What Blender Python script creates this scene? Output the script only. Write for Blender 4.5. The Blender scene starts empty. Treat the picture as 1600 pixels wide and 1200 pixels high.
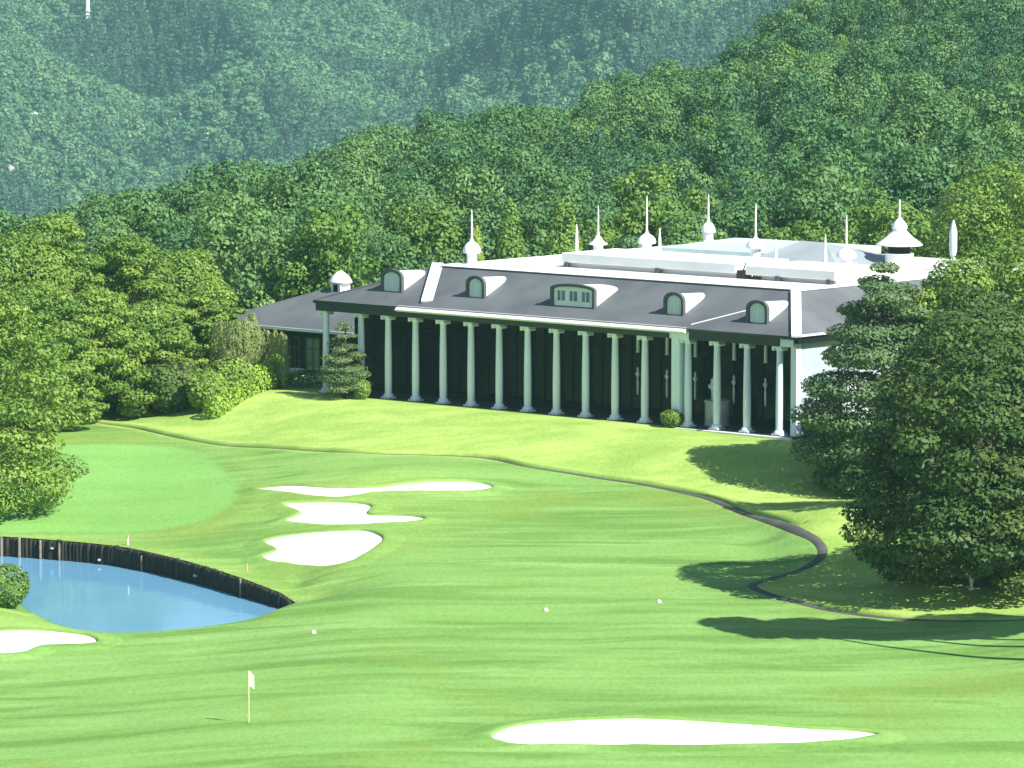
import bpy, bmesh, math, random
import numpy as np
from mathutils import Vector, Matrix
from mathutils.geometry import delaunay_2d_cdt

rng = np.random.default_rng(7)
random.seed(7)
sc = bpy.context.scene

# ------------------------------------------------------------------ camera
F, VH, HC = 7100.0, -120.0, 31.0            # focal length and horizon row in photo pixels (1600 wide), camera height
PITCH = math.atan((600 - VH) / F)
cam = bpy.data.cameras.new('camera')
cam.sensor_width = 36.0
cam.lens = 36.0 * F / 1600.0
cam.clip_start = 1.0
cam.clip_end = 20000.0
cam_o = bpy.data.objects.new('camera', cam)
cam_o.location = (0, 0, HC)
cam_o.rotation_euler = (math.pi / 2 - PITCH, 0, 0)
sc.collection.objects.link(cam_o)
sc.camera = cam_o

# ------------------------------------------------------------------ light
SUN_EL = math.radians(41)
SH = np.array([0.75, -0.66]); SH = SH / np.linalg.norm(SH)
SUN_DIR = Vector((SH[0] * math.cos(SUN_EL), SH[1] * math.cos(SUN_EL), math.sin(SUN_EL)))
world = bpy.data.worlds.new('World')
sc.world = world
world.use_nodes = True
wn = world.node_tree
bg = wn.nodes['Background']
sky = wn.nodes.new('ShaderNodeTexSky')
sky.sky_type = 'NISHITA'
sky.sun_disc = False
sky.sun_elevation = SUN_EL
sky.sun_rotation = math.atan2(SH[0], SH[1])
sky.air_density = 1.0
sky.dust_density = 0.6
wn.links.new(sky.outputs[0], bg.inputs[0])
bg.inputs[1].default_value = 0.07
sun = bpy.data.lights.new('sun', 'SUN')
sun.energy = 5.0
sun.angle = math.radians(0.5)
sun.color = (1.0, 0.955, 0.86)
sun_o = bpy.data.objects.new('sun', sun)
sun_o.rotation_euler = (-SUN_DIR).to_track_quat('-Z', 'Y').to_euler()
sun_o.location = (60, 100, 120)
sc.collection.objects.link(sun_o)
sc.view_settings.view_transform = 'Standard'
sc.view_settings.look = 'None'
sc.view_settings.exposure = 1.0
sc.view_settings.gamma = 1.0
sc.view_settings.use_curve_mapping = False
sc.cycles.use_denoising = True
sc.cycles.max_bounces = 6
sc.cycles.diffuse_bounces = 3
sc.cycles.glossy_bounces = 3
sc.cycles.transmission_bounces = 4
sc.cycles.transparent_max_bounces = 6
sc.cycles.volume_bounces = 1

# ------------------------------------------------------------------ survey helpers
def ray(u, v):
    a, b = (u - 800) / F, (600 - v) / F
    return np.array([a, math.cos(PITCH) + b * math.sin(PITCH), -math.sin(PITCH) + b * math.cos(PITCH)])
def at(u, v, z):
    d = ray(u, v); t = (z - HC) / d[2]
    return np.array([d[0] * t, d[1] * t, z])
def sstep(a, b, x):
    t = np.clip((np.asarray(x, float) - a) / (b - a), 0, 1)
    return t * t * (3 - 2 * t)
def spline(pts, n=6, closed=True):
    P = np.array(pts, float); N = len(P); out = []
    for i in range(N if closed else N - 1):
        if closed:
            p0, p1, p2, p3 = P[(i - 1) % N], P[i], P[(i + 1) % N], P[(i + 2) % N]
        else:
            p0, p1, p2, p3 = P[max(i - 1, 0)], P[i], P[i + 1], P[min(i + 2, N - 1)]
        for k in range(n):
            t = k / n
            out.append(0.5 * ((2 * p1) + (p2 - p0) * t + (2 * p0 - 5 * p1 + 4 * p2 - p3) * t * t + (3 * p1 - p0 - 3 * p2 + p3) * t ** 3))
    if not closed: out.append(P[-1])
    return np.array(out)
def seg_dist(x, y, poly, closed=True):
    x = np.asarray(x, float); y = np.asarray(y, float)
    best = np.full(x.shape, 1e9)
    n = len(poly)
    for i in range(n if closed else n - 1):
        ax, ay = poly[i][:2]; bx, by = poly[(i + 1) % n][:2]
        dx, dy = bx - ax, by - ay
        t = np.clip(((x - ax) * dx + (y - ay) * dy) / (dx * dx + dy * dy + 1e-12), 0, 1)
        best = np.minimum(best, np.hypot(x - ax - t * dx, y - ay - t * dy))
    return best
def inside(x, y, poly):
    x = np.asarray(x, float); y = np.asarray(y, float)
    r = np.zeros(x.shape, bool); n = len(poly)
    for i in range(n):
        ax, ay = poly[i][:2]; bx, by = poly[(i + 1) % n][:2]
        c = ((ay > y) != (by > y)) & (x < (bx - ax) * (y - ay) / (by - ay + 1e-12) + ax)
        r ^= c
    return r
def sdist(x, y, poly):
    d = seg_dist(x, y, poly)
    return np.where(inside(x, y, poly), -d, d)
_h = np.random.default_rng(11).random((64, 64))
def vnoise(x, y):
    x = np.asarray(x, float); y = np.asarray(y, float)
    xi, yi = np.floor(x).astype(int), np.floor(y).astype(int)
    fx, fy = x - xi, y - yi
    fx = fx * fx * (3 - 2 * fx); fy = fy * fy * (3 - 2 * fy)
    g = lambda a, b: _h[a % 64, b % 64]
    return (g(xi, yi) * (1 - fx) + g(xi + 1, yi) * fx) * (1 - fy) + (g(xi, yi + 1) * (1 - fx) + g(xi + 1, yi + 1) * fx) * fy

# ------------------------------------------------------------------ terrain shape
BL = at(607, 622, 0.0)                                   # foot of the reference column of the clubhouse
E1 = at(1218, 680, 0.0) - BL; E1 /= np.linalg.norm(E1)   # along the colonnade
INN = np.array([-E1[1], E1[0], 0.0])                     # into the building
BROT = math.atan2(E1[1], E1[0])
def bl(u, v, z):
    q = at(u, v, z) - BL
    return float(q @ E1), float(q @ INN)
def bworld(s, d, z=0.0):
    return BL + E1 * s + INN * d + np.array([0, 0, z])

POND_Z = -4.6
far_px = [(-140, 832), (-60, 834), (0, 838), (100, 845), (200, 856), (300, 879), (380, 904), (440, 927), (461, 941)]
near_px = [(440, 961), (400, 968), (300, 984), (200, 990), (110, 981), (50, 957), (20, 935), (-20, 915), (-80, 900), (-140, 890)]
far_z = [-3.5, -3.5, -3.5, -3.5, -3.5, -3.55, -3.65, -3.85, -4.1]
far_line = spline([at(u, v, z)[:2] for (u, v), z in zip(far_px, far_z)], 6, False)
near_line = spline([far_line[-1]] + [at(u, v, POND_Z)[:2] for u, v in near_px], 6, False)
pond_poly = np.vstack([far_line[:-1], near_line[:-1]])
_fx = [at(u, v, z)[0] for (u, v), z in zip(far_px, far_z)]
def wall_top(x): return np.interp(x, _fx, far_z)
RIDGE_U = [-900, 0, 130, 260, 400, 560, 700, 850, 1000, 1130, 1240, 1400, 1600, 2000, 2600]
RIDGE_V = [420, 380, 350, 322, 280, 217, 187, 172, 122, 70, -5, -70, -150, -210, -250]
RIDGE_D = [420, 430, 440, 450, 470, 500, 520, 540, 570, 600, 630, 650, 670, 690, 700]

def mountain(x, y):
    r = 0
    for sca, amp, k in ((300, 190, 0), (130, 80, 5), (60, 22, 9)):
        n = vnoise((x * 0.92 + y * 0.38) / sca + k + 3.3, (y * 0.92 - x * 0.38) / sca * 0.42 + k * 2 + 7.1)
        r = r + amp * (1 - np.abs(2 * n - 1) - 0.5)
    z = -150 + np.maximum(0, y - 2480) * 0.21
    z = np.minimum(z, 200)
    return z + r * sstep(2380, 2700, y)

def Z(x, y):
    x = np.asarray(x, float); y = np.asarray(y, float)
    ys = [100, 180, 205, 228, 250, 265, 280, 292, 330, 9000]
    zs = [-5.5, -4.2, -3.7, -3.0, -2.5, -1.9, -1.2, -0.6, -0.3, -0.3]
    b = 0
    for o in (-8, -5, -2, 0, 2, 5, 8):
        b = b + np.interp(y + o, ys, zs) / 7
    b = b - 1.2 * (1 - sstep(-24, -5, x)) * sstep(330, 290, y) 
    b = b + 0.28 * (vnoise(x / 9 + 4, y / 13) - 0.5) + 0.10 * (vnoise(x / 3.5, y / 6 + 9) - 0.5)
    # clubhouse terrace
    s = (x - BL[0]) * E1[0] + (y - BL[1]) * E1[1]
    d = (x - BL[0]) * INN[0] + (y - BL[1]) * INN[1]
    def rect(s0, s1, d0, d1):
        return np.hypot(np.maximum(np.maximum(s0 - s, s - s1), 0), np.maximum(np.maximum(d0 - d, d - d1), 0))
    R = np.minimum(rect(-7, 35, -0.6, 38), rect(-24, 0, 6.5, 22))
    w = 1 - sstep(1.0, 13.0, R)
    b = b * (1 - w) + (-0.02 - 0.16 * sstep(20, 33, s)) * w
    # knoll on the right
    b = b + 1.15 * np.exp(-(((x - 24.5) / 6.5) ** 2 + ((y - 231) / 9) ** 2))
    b = b + 1.5 * np.exp(-(((x - 30) / 6) ** 2 + ((y - 211) / 9) ** 2))
    b = b + 1.7 * np.exp(-(((x - 18.5) / 5) ** 2 + ((y - 248) / 7) ** 2))
    b = b - 0.45 * np.exp(-(((x - 13.6) / 2.0) ** 2 + ((y - 244) / 5) ** 2))
    # shoulder beside the bunkers
    b = b + 0.35 * np.exp(-(((x + 6) / 5) ** 2 + ((y - 268) / 3) ** 2))
    # pond
    near = (np.abs(x + 22) < 30) & (np.abs(y - 240) < 32)
    if np.any(near):
        xn, yn = x[near], y[near]
        df = seg_dist(xn, yn, far_line, False); dn = seg_dist(xn, yn, near_line, False)
        ins = inside(xn, yn, pond_poly)
        bn = b[near]
        dm = np.minimum(df, dn)
        wf = sstep(0.0, 3.0, dn - df)
        edge = (wall_top(xn) - .02) * wf + (POND_Z + 0.02 + 0.16 * dn + .46 * sstep(_fx[-1] - 2.2, _fx[-1], xn)) * (1 - wf)
        ww = 1 - sstep(0.3, 7, dm)
        zo = bn * (1 - ww) + edge * ww
        zo = np.where((df < 0.75) & (dn > 0.9) & (xn < _fx[-1] - 2.4), -5.6, zo)
        zi = np.maximum(POND_Z - 0.02 - 0.22 * dn, -5.6)
        b = b.copy(); b[near] = np.where(ins, zi, zo)
    # wooded hill behind, valley, far mountain
    u = 800 + F * x / np.maximum(y, 50)
    rd = np.interp(u, RIDGE_U, RIDGE_D); rv = np.interp(u, RIDGE_U, RIDGE_V)
    zr = HC - (rv - VH) / F * rd - 10.3
    t = (y - 325) / (rd - 325)
    up = np.clip(t, 0, 1)
    hz = -0.3 + (zr + 0.3) * (0.55 * up + 0.45 * up * up) + 2.2 * (vnoise(x / 28, y / 28) - 0.5) * sstep(0, .3, t)
    zend = zr - np.maximum(0, y - rd) * 0.22
    val = np.maximum(zend, -150)
    hill = np.where(t < 1, hz, val)
    hill = np.where(y > 2000, np.maximum(mountain(x, y), val), hill)
    k = sstep(322, 345, y)
    return b * (1 - k) + hill * k
def Z1(x, y):
    return float(Z(np.array([x]), np.array([y]))[0])
_Y = np.arange(150, 720, 0.15)
def ground(u, v):
    d = ray(u, v); t = _Y / d[1]
    x = d[0] * t; z = HC + d[2] * t
    g = Z(x, _Y)
    i = int(np.argmax(g > z))
    return np.array([x[i], _Y[i], g[i]])
def on_ray(u, y):
    return (u - 800) / F * (y * math.cos(PITCH) + 30 * math.sin(PITCH))

# ------------------------------------------------------------------ materials
def new_mat(name):
    m = bpy.data.materials.new(name); m.use_nodes = True
    return m, m.node_tree, m.node_tree.nodes['Principled BSDF']
def N(t, kind, **kw):
    n = t.nodes.new(kind)
    for k, v in kw.items():
        if k in n.inputs: n.inputs[k].default_value = v
        else: setattr(n, k, v)
    return n
def mixc(t, f, a, b):
    n = t.nodes.new('ShaderNodeMix'); n.data_type = 'RGBA'
    for sock, val in ((n.inputs[0], f), (n.inputs[6], a), (n.inputs[7], b)):
        if hasattr(val, 'is_linked') or hasattr(val, 'links'): t.links.new(val, sock)
        elif isinstance(val, tuple): sock.default_value = (*val, 1)
        else: sock.default_value = val
    return n.outputs[2]
def ramp(t, fac, lo, hi):
    n = t.nodes.new('ShaderNodeMapRange'); n.interpolation_type = 'SMOOTHSTEP'
    n.inputs[1].default_value = lo; n.inputs[2].default_value = hi
    t.links.new(fac, n.inputs[0]); return n.outputs[0]
def noise(t, scale, detail=3, rot=0.0, stretch=(1, 1, 1), rough=0.55, coord='Position', dist=0.0):
    if coord == 'Position':
        g = t.nodes.new('ShaderNodeNewGeometry').outputs['Position']
    else:
        g = t.nodes.new('ShaderNodeTexCoord').outputs[coord]
    mp = t.nodes.new('ShaderNodeMapping'); mp.inputs['Rotation'].default_value = (0, 0, rot); mp.inputs['Scale'].default_value = stretch
    t.links.new(g, mp.inputs[0])
    n = N(t, 'ShaderNodeTexNoise', Scale=scale, Detail=detail, Roughness=rough, Distortion=dist)
    t.links.new(mp.outputs[0], n.inputs['Vector'])
    return n.outputs[0]
def bump(t, bsdf, h, strength, dist):
    b = N(t, 'ShaderNodeBump', Strength=strength, Distance=dist)
    t.links.new(h, b.inputs['Height']); t.links.new(b.outputs[0], bsdf.inputs['Normal'])

def plain(name, col, rough=0.6, var=0.12, scale=1.5, bmp=0.0, spec=0.3, metal=0.0, stretch=(1, 1, 1)):
    m, t, b = new_mat(name)
    n = noise(t, scale, 4, stretch=stretch)
    lo = tuple(c * (1 - var) for c in col); hi = tuple(min(1, c * (1 + var)) for c in col)
    t.links.new(mixc(t, ramp(t, n, 0.3, 0.7), lo, hi), b.inputs['Base Color'])
    b.inputs['Roughness'].default_value = rough
    b.inputs['Specular IOR Level'].default_value = spec
    b.inputs['Metallic'].default_value = metal
    if bmp: bump(t, b, noise(t, scale * 8, 3), bmp, 0.02)
    return m

M = {}
# mown grass: colour zones are read from the 'zone' attribute (x: rough, y: green, z: woodland floor)
m, t, b = new_mat('grass')
att = N(t, 'ShaderNodeAttribute', attribute_name='zone')
sep = t.nodes.new('ShaderNodeSeparateXYZ'); t.links.new(att.outputs['Vector'], sep.inputs[0])
st1 = noise(t, 0.24, 4, 0.18, (0.22, 1.0, 1), 0.5, dist=1.2)
st2 = noise(t, 0.55, 3, 0.12, (0.14, 1.0, 1), 0.5, dist=0.8)
st3 = noise(t, 0.10, 3, 0.5, (1, 0.7, 1))
fw = mixc(t, ramp(t, st1, 0.36, 0.62), (0.122, 0.245, 0.052), (0.182, 0.345, 0.088))
fw = mixc(t, ramp(t, st2, 0.45, 0.75), fw, (0.220, 0.385, 0.118))
fw = mixc(t, ramp(t, st3, 0.50, 0.75), fw, (0.180, 0.285, 0.056))
gr = mixc(t, ramp(t, noise(t, 0.22, 3, -0.2, (0.3, 1, 1)), 0.35, 0.65), (0.170, 0.360, 0.088), (0.195, 0.400, 0.105))
ro = mixc(t, ramp(t, noise(t, 0.35, 5, 0.2, (0.5, 1, 1), 0.65), 0.35, 0.7), (0.255, 0.400, 0.088), (0.385, 0.520, 0.135))
ro = mixc(t, ramp(t, noise(t, 0.12, 4), 0.52, 0.72), ro, (0.215, 0.350, 0.075))
c = mixc(t, sep.outputs[0], fw, ro)
c = mixc(t, sep.outputs[1], c, gr)
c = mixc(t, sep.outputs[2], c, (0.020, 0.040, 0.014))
fine = noise(t, 5.0, 4, 0, (1, 0.35, 1), 0.75)
c2 = t.nodes.new('ShaderNodeMix'); c2.data_type = 'RGBA'; c2.blend_type = 'MULTIPLY'; c2.inputs[0].default_value = 1
t.links.new(c, c2.inputs[6])
t.links.new(mixc(t, ramp(t, fine, 0.2, 0.8), (0.84, 0.84, 0.84), (1.14, 1.14, 1.14)), c2.inputs[7])
t.links.new(c2.outputs[2], b.inputs['Base Color'])
b.inputs['Roughness'].default_value = 0.9; b.inputs['Specular IOR Level'].default_value = 0.1
bump(t, b, noise(t, 14.0, 3), 0.5, 0.05)
M['grass'] = m

m, t, b = new_mat('sand')
t.links.new(mixc(t, ramp(t, noise(t, 0.6, 4), 0.3, 0.7), (0.74, 0.71, 0.65), (0.84, 0.82, 0.77)), b.inputs['Base Color'])
b.inputs['Roughness'].default_value = 0.95
bump(t, b, noise(t, 2.5, 4, 0.3, (0.3, 1, 1)), 0.5, 0.06); M['sand'] = m

m, t, b = new_mat('pond_water')
t.links.new(mixc(t, noise(t, 0.15, 2), (0.105, 0.285, 0.460), (0.165, 0.370, 0.550)), b.inputs['Base Color'])
b.inputs['Roughness'].default_value = 0.06; b.inputs['IOR'].default_value = 1.33
bump(t, b, noise(t, 2.2, 3, 0.1, (0.5, 1, 1)), 0.16, 0.05); M['water'] = m

M['white'] = plain('white_paint', (0.78, 0.79, 0.78), 0.55, 0.05, 0.8)
M['column'] = plain('column_paint', (0.74, 0.81, 0.93), 0.5, 0.05, 1.2, stretch=(1, 1, .3))
M['wall_blue'] = plain('pale_blue_grey_wall', (0.36, 0.44, 0.47), 0.7, 0.08, 0.6)
M['membrane'] = plain('white_roof_membrane', (0.76, 0.77, 0.76), 0.6, 0.06, 0.35)
M['slate'] = plain('grey_roof_slate', (0.105, 0.117, 0.132), 0.75, 0.16, 0.35, 0.25)
M['slate_pale'] = plain('pale_grey_roof', (0.27, 0.31, 0.34), 0.7, 0.1, 0.35)
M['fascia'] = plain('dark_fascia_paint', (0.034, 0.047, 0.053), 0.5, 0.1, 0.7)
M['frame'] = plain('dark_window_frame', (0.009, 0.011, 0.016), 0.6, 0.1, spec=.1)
M['hood'] = plain('grey_dormer_hood', (0.085, 0.095, 0.105), 0.55, 0.1)
M['dormer_grey'] = plain('grey_dormer_front', (0.74, 0.78, 0.82), 0.55, 0.1)
M['teal_roof'] = plain('pale_green_metal_roof', (0.48, 0.62, 0.62), 0.45, 0.08, 0.4)
M['stone'] = plain('pale_stone', (0.46, 0.46, 0.43), 0.85, 0.15, 2.0, 0.4)
M['dark_stone'] = plain('dark_paving', (0.05, 0.052, 0.054), 0.8, 0.15, 1.5)
M['concrete'] = plain('path_concrete', (0.075, 0.078, 0.072), 0.9, 0.2, 0.8, 0.3)
M['timber'] = plain('wet_dark_timber', (0.022, 0.020, 0.016), 0.7, 0.4, 3.0, 0.5, stretch=(1, 1, .3))
M['timber_pale'] = plain('weathered_pale_timber', (0.17, 0.165, 0.14), 0.8, 0.25, 3.0, 0.4)
M['bark'] = plain('bark', (0.058, 0.052, 0.042), 0.9, 0.35, 2.5, 0.6, stretch=(1, 1, .3))
M['spire_pale'] = plain('pale_gold_spire', (0.66, 0.66, 0.58), 0.4, 0.06)
M['spire_blue'] = plain('pale_blue_spire', (0.50, 0.58, 0.66), 0.4, 0.06)
M['flag_white'] = plain('white_flag_cloth', (0.82, 0.80, 0.76), 0.8, 0.04)
M['pole_yellow'] = plain('pale_yellow_pole', (0.66, 0.66, 0.36), 0.4, 0.05)
M['orange'] = plain('faded_orange_paint', (0.62, 0.36, 0.16), 0.6, 0.1)
M['soil'] = plain('dark_cup', (0.02, 0.02, 0.02), 0.9, 0.1)
M['rock'] = plain('pale_rock', (0.34, 0.36, 0.33), 0.9, 0.2, 0.3, 0.4)
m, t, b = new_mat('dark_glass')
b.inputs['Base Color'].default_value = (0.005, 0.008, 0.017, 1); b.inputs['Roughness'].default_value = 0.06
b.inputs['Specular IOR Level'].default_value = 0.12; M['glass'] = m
m, t, b = new_mat('pale_glass')
t.links.new(mixc(t, noise(t, 0.8, 2), (0.50, 0.56, 0.62), (0.66, 0.72, 0.78)), b.inputs['Base Color'])
b.inputs['Roughness'].default_value = 0.3; M['glass_pale'] = m

m, t, b = new_mat('blue_glass')
t.links.new(mixc(t, noise(t, 1.2, 3), (0.05, 0.10, 0.17), (0.16, 0.26, 0.36)), b.inputs['Base Color'])
b.inputs['Roughness'].default_value = 0.1; M['glass_blue'] = m
m, t, b = new_mat('wing_glass')
t.links.new(mixc(t, noise(t, 0.7, 3), (0.06, 0.10, 0.10), (0.20, 0.26, 0.26)), b.inputs['Base Color'])
b.inputs['Roughness'].default_value = 0.06; M['glass_wing'] = m

def leaf_mat(name, a, c, trans=0.17, huevar=0.6):
    """A leaf: colour between a and c by clump, by leaf and by tree."""
    m = bpy.data.materials.new(name); m.use_nodes = True; t = m.node_tree
    t.nodes.clear()
    out = t.nodes.new('ShaderNodeOutputMaterial')
    at_ = N(t, 'ShaderNodeAttribute', attribute_name='tint')
    oi = t.nodes.new('ShaderNodeObjectInfo')
    add = N(t, 'ShaderNodeMath', operation='MULTIPLY_ADD'); add.inputs[1].default_value = huevar
    t.links.new(oi.outputs['Random'], add.inputs[0])
    mul = N(t, 'ShaderNodeMath', operation='MULTIPLY'); mul.inputs[1].default_value = 1 - huevar
    t.links.new(at_.outputs['Fac'], mul.inputs[0]); t.links.new(mul.outputs[0], add.inputs[2])
    col = mixc(t, add.outputs[0], a, c)
    p = t.nodes.new('ShaderNodeBsdfPrincipled'); p.inputs['Roughness'].default_value = 0.55; p.inputs['Specular IOR Level'].default_value = 0.25
    tr = t.nodes.new('ShaderNodeBsdfTranslucent')
    t.links.new(col, p.inputs['Base Color']); t.links.new(col, tr.inputs['Color'])
    mx = t.nodes.new('ShaderNodeMixShader'); mx.inputs[0].default_value = trans
    t.links.new(p.outputs[0], mx.inputs[1]); t.links.new(tr.outputs[0], mx.inputs[2]); t.links.new(mx.outputs[0], out.inputs[0])
    return m
M['leaf_wood'] = leaf_mat('wood_leaves', (0.050, 0.150, 0.058), (0.150, 0.265, 0.078))
M['leaf_dark'] = leaf_mat('dark_conifer_leaves', (0.034, 0.115, 0.060), (0.095, 0.200, 0.076))
M['leaf_yellow'] = leaf_mat('yellow_green_leaves', (0.085, 0.185, 0.034), (0.170, 0.285, 0.054))
M['leaf_mid'] = leaf_mat('mid_green_leaves', (0.080, 0.175, 0.032), (0.235, 0.345, 0.058), huevar=.15)
M['leaf_big'] = leaf_mat('dark_broad_leaves', (0.030, 0.080, 0.020), (0.115, 0.175, 0.044), huevar=.1)
M['leaf_pine'] = leaf_mat('pine_needles', (0.080, 0.160, 0.065), (0.195, 0.275, 0.110), huevar=.1)
M['leaf_weep'] = leaf_mat('grey_green_weeping_leaves', (0.173, 0.246, 0.084), (0.315, 0.377, 0.144), huevar=.1)
M['leaf_hedge'] = leaf_mat('bright_hedge_leaves', (0.165, 0.304, 0.036), (0.330, 0.478, 0.060), huevar=.1)
M['leaf_far_dark'] = leaf_mat('far_conifer_leaves', (0.028, 0.090, 0.058), (0.085, 0.165, 0.080), 0.15)
M['leaf_far'] = leaf_mat('far_forest_leaves', (0.055, 0.165, 0.090), (0.165, 0.285, 0.115), 0.2)

# ------------------------------------------------------------------ mesh helpers
C = sc.collection
def link(name, me, mat=None, parent=None, loc=(0, 0, 0)):
    o = bpy.data.objects.new(name, me); C.objects.link(o); o.location = loc
    if mat is not None and me is not None and not me.materials: me.materials.append(M[mat] if isinstance(mat, str) else mat)
    if parent is not None: o.parent = parent
    return o
def arrays(name, V, Fc, smooth=False):
    V = np.asarray(V, np.float32); Fc = np.asarray(Fc, np.int32); k = Fc.shape[1]
    me = bpy.data.meshes.new(name)
    me.vertices.add(len(V)); me.vertices.foreach_set('co', V.ravel())
    me.loops.add(Fc.size); me.loops.foreach_set('vertex_index', Fc.ravel())
    me.polygons.add(len(Fc)); me.polygons.foreach_set('loop_start', np.arange(0, Fc.size, k, dtype=np.int32))
    if smooth: me.polygons.foreach_set('use_smooth', np.ones(len(Fc), bool))
    me.update(calc_edges=True); me.validate()
    return me
class MB:
    """Collects boxes, tubes and lathes into one mesh."""
    def __init__(s): s.v = []; s.f = []
    def add(s, V, Fc):
        o = len(s.v); s.v += [tuple(map(float, p)) for p in V]; s.f += [tuple(i + o for i in f) for f in Fc]; return s
    def box(s, x0, x1, y0, y1, z0, z1):
        V = [(x0, y0, z0), (x1, y0, z0), (x1, y1, z0), (x0, y1, z0), (x0, y0, z1), (x1, y0, z1), (x1, y1, z1), (x0, y1, z1)]
        return s.add(V, [(3, 2, 1, 0), (4, 5, 6, 7), (0, 1, 5, 4), (1, 2, 6, 5), (2, 3, 7, 6), (3, 0, 4, 7)])
    def lathe(s, prof, n=16, c=(0, 0, 0), sx=1, sy=1):
        V = []; Fc = []
        for r, z in prof:
            for k in range(n):
                a = 2 * math.pi * k / n; V.append((c[0] + r * sx * math.cos(a), c[1] + r * sy * math.sin(a), c[2] + z))
        for i in range(len(prof) - 1):
            for k in range(n):
                Fc.append((i * n + k, i * n + (k + 1) % n, (i + 1) * n + (k + 1) % n, (i + 1) * n + k))
        Fc.append(tuple(range(n - 1, -1, -1))); Fc.append(tuple((len(prof) - 1) * n + k for k in range(n)))
        return s.add(V, Fc)
    def tube(s, path, radii, n=7):
        P = [Vector(p) for p in path]; V = []; Fc = []
        for i, p in enumerate(P):
            d = (P[min(i + 1, len(P) - 1)] - P[max(i - 1, 0)]).normalized()
            a = d.orthogonal().normalized(); b2 = d.cross(a)
            if i and abs(a.dot(pa)) < 0.99:
                a = (pa - d * pa.dot(d)).normalized(); b2 = d.cross(a)
            pa = a
            for k in range(n):
                w = 2 * math.pi * k / n; V.append(p + (a * math.cos(w) + b2 * math.sin(w)) * radii[i])
        for i in range(len(P) - 1):
            for k in range(n):
                Fc.append((i * n + k, i * n + (k + 1) % n, (i + 1) * n + (k + 1) % n, (i + 1) * n + k))
        Fc.append(tuple(range(n - 1, -1, -1))); Fc.append(tuple((len(P) - 1) * n + k for k in range(n)))
        return s.add(V, Fc)
    def bar(s, a, b, w, h):
        a, b = Vector(a), Vector(b); d = (b - a).normalized(); r = d.cross(Vector((0, 0, 1))).normalized() * w / 2; u = r.cross(d).normalized() * h
        V = [a - r, a + r, b + r, b - r, a - r + u, a + r + u, b + r + u, b - r + u]
        return s.add(V, [(3, 2, 1, 0), (4, 5, 6, 7), (0, 1, 5, 4), (1, 2, 6, 5), (2, 3, 7, 6), (3, 0, 4, 7)])
    def mesh(s, name, smooth=False, bevel=0.0):
        me = bpy.data.meshes.new(name); me.from_pydata(s.v, [], s.f)
        bm = bmesh.new(); bm.from_mesh(me)
        bmesh.ops.recalc_face_normals(bm, faces=bm.faces)
        if bevel: bmesh.ops.bevel(bm, geom=bm.edges[:], offset=bevel, segments=1, affect='EDGES')
        bm.to_mesh(me); bm.free()
        if smooth:
            me.polygons.foreach_set('use_smooth', np.ones(len(me.polygons), bool))
            me.set_sharp_from_angle(angle=math.radians(40))
        return me
    def build(s, name, mat, parent=None, smooth=False, bevel=0.0, loc=(0, 0, 0)):
        return link(name, s.mesh(name, smooth, bevel), mat, parent, loc)
def empty(name, loc, rz=0.0, parent=None):
    o = bpy.data.objects.new(name, None); C.objects.link(o); o.location = loc; o.rotation_euler = (0, 0, rz)
    o.empty_display_size = 0.5
    if parent: o.parent = parent
    return o
def tag(o, label=None, cat=None, group=None, kind=None):
    for k, v in (('label', label), ('category', cat), ('group', group), ('kind', kind)):
        if v: o[k] = v
    return o

# ------------------------------------------------------------------ ground sheet
def px_poly(pts, n=5, closed=True):
    return spline([ground(u, v)[:2] for u, v in pts], n, closed)
rough_poly = px_poly([(60, 652), (120, 658), (200, 670), (300, 689), (420, 702), (560, 709), (740, 716), (820, 728), (900, 741), (1000, 757), (1080, 772), (1130, 790), (1190, 812), (1250, 836), (1285, 858), (1275, 885), (1225, 903), (1170, 916), (1215, 934), (1290, 952), (1450, 970), (1600, 958), (1800, 950)], 4, False)
rough_poly = np.vstack([rough_poly, [[60, 232], [60, 330], [-60, 330], [-42, 300]]])
green_poly = px_poly([(-90, 705), (60, 697), (180, 694), (290, 702), (350, 735), (372, 772), (335, 806), (250, 828), (100, 832), (-90, 824)])
shore_poly = px_poly([(-120, 950), (20, 955), (70, 972), (130, 990), (150, 1003), (60, 985), (-120, 985)])
def zones(x, y):
    a = 1 - sstep(-0.35, 0.5, sdist(x, y, rough_poly))
    g = 1 - sstep(-0.4, 0.4, sdist(x, y, green_poly))
    col = sdist(x, y, green_poly)
    ap = np.exp(-((col - 2.0) / 1.0) ** 2) * 0.22                                    # collar
    sh = 0.55 * (1 - sstep(-0.3, 0.8, sdist(x, y, shore_poly)))
    pd = 0.35 * (1 - sstep(0.5, 4.0, seg_dist(x, y, far_line, False)))
    dry = 0.42 * np.exp(-(((x + 8) / 6) ** 2 + ((y - 262) / 13) ** 2)) + 0.25 * np.exp(-(((x + 11) / 4) ** 2 + ((y - 240) / 8) ** 2))
    r = np.clip(np.maximum.reduce([a, sh * (1 - g), ap, pd * (1 - g), dry * (1 - g)]), 0, 1)
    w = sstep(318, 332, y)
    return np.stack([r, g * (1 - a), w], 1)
def zone_attr(me):
    V = np.empty(len(me.vertices) * 3, np.float32); me.vertices.foreach_get('co', V); V = V.reshape(-1, 3)
    zn = np.zeros((len(V), 3), np.float32)
    nearm = (np.abs(V[:, 0]) < 62) & (V[:, 1] > 150) & (V[:, 1] < 335)
    zn[nearm] = zones(V[nearm, 0].astype(float), V[nearm, 1].astype(float))
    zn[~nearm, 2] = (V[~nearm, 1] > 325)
    a = me.attributes.new('zone', 'FLOAT_VECTOR', 'POINT'); a.data.foreach_set('vector', zn.ravel())
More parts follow.
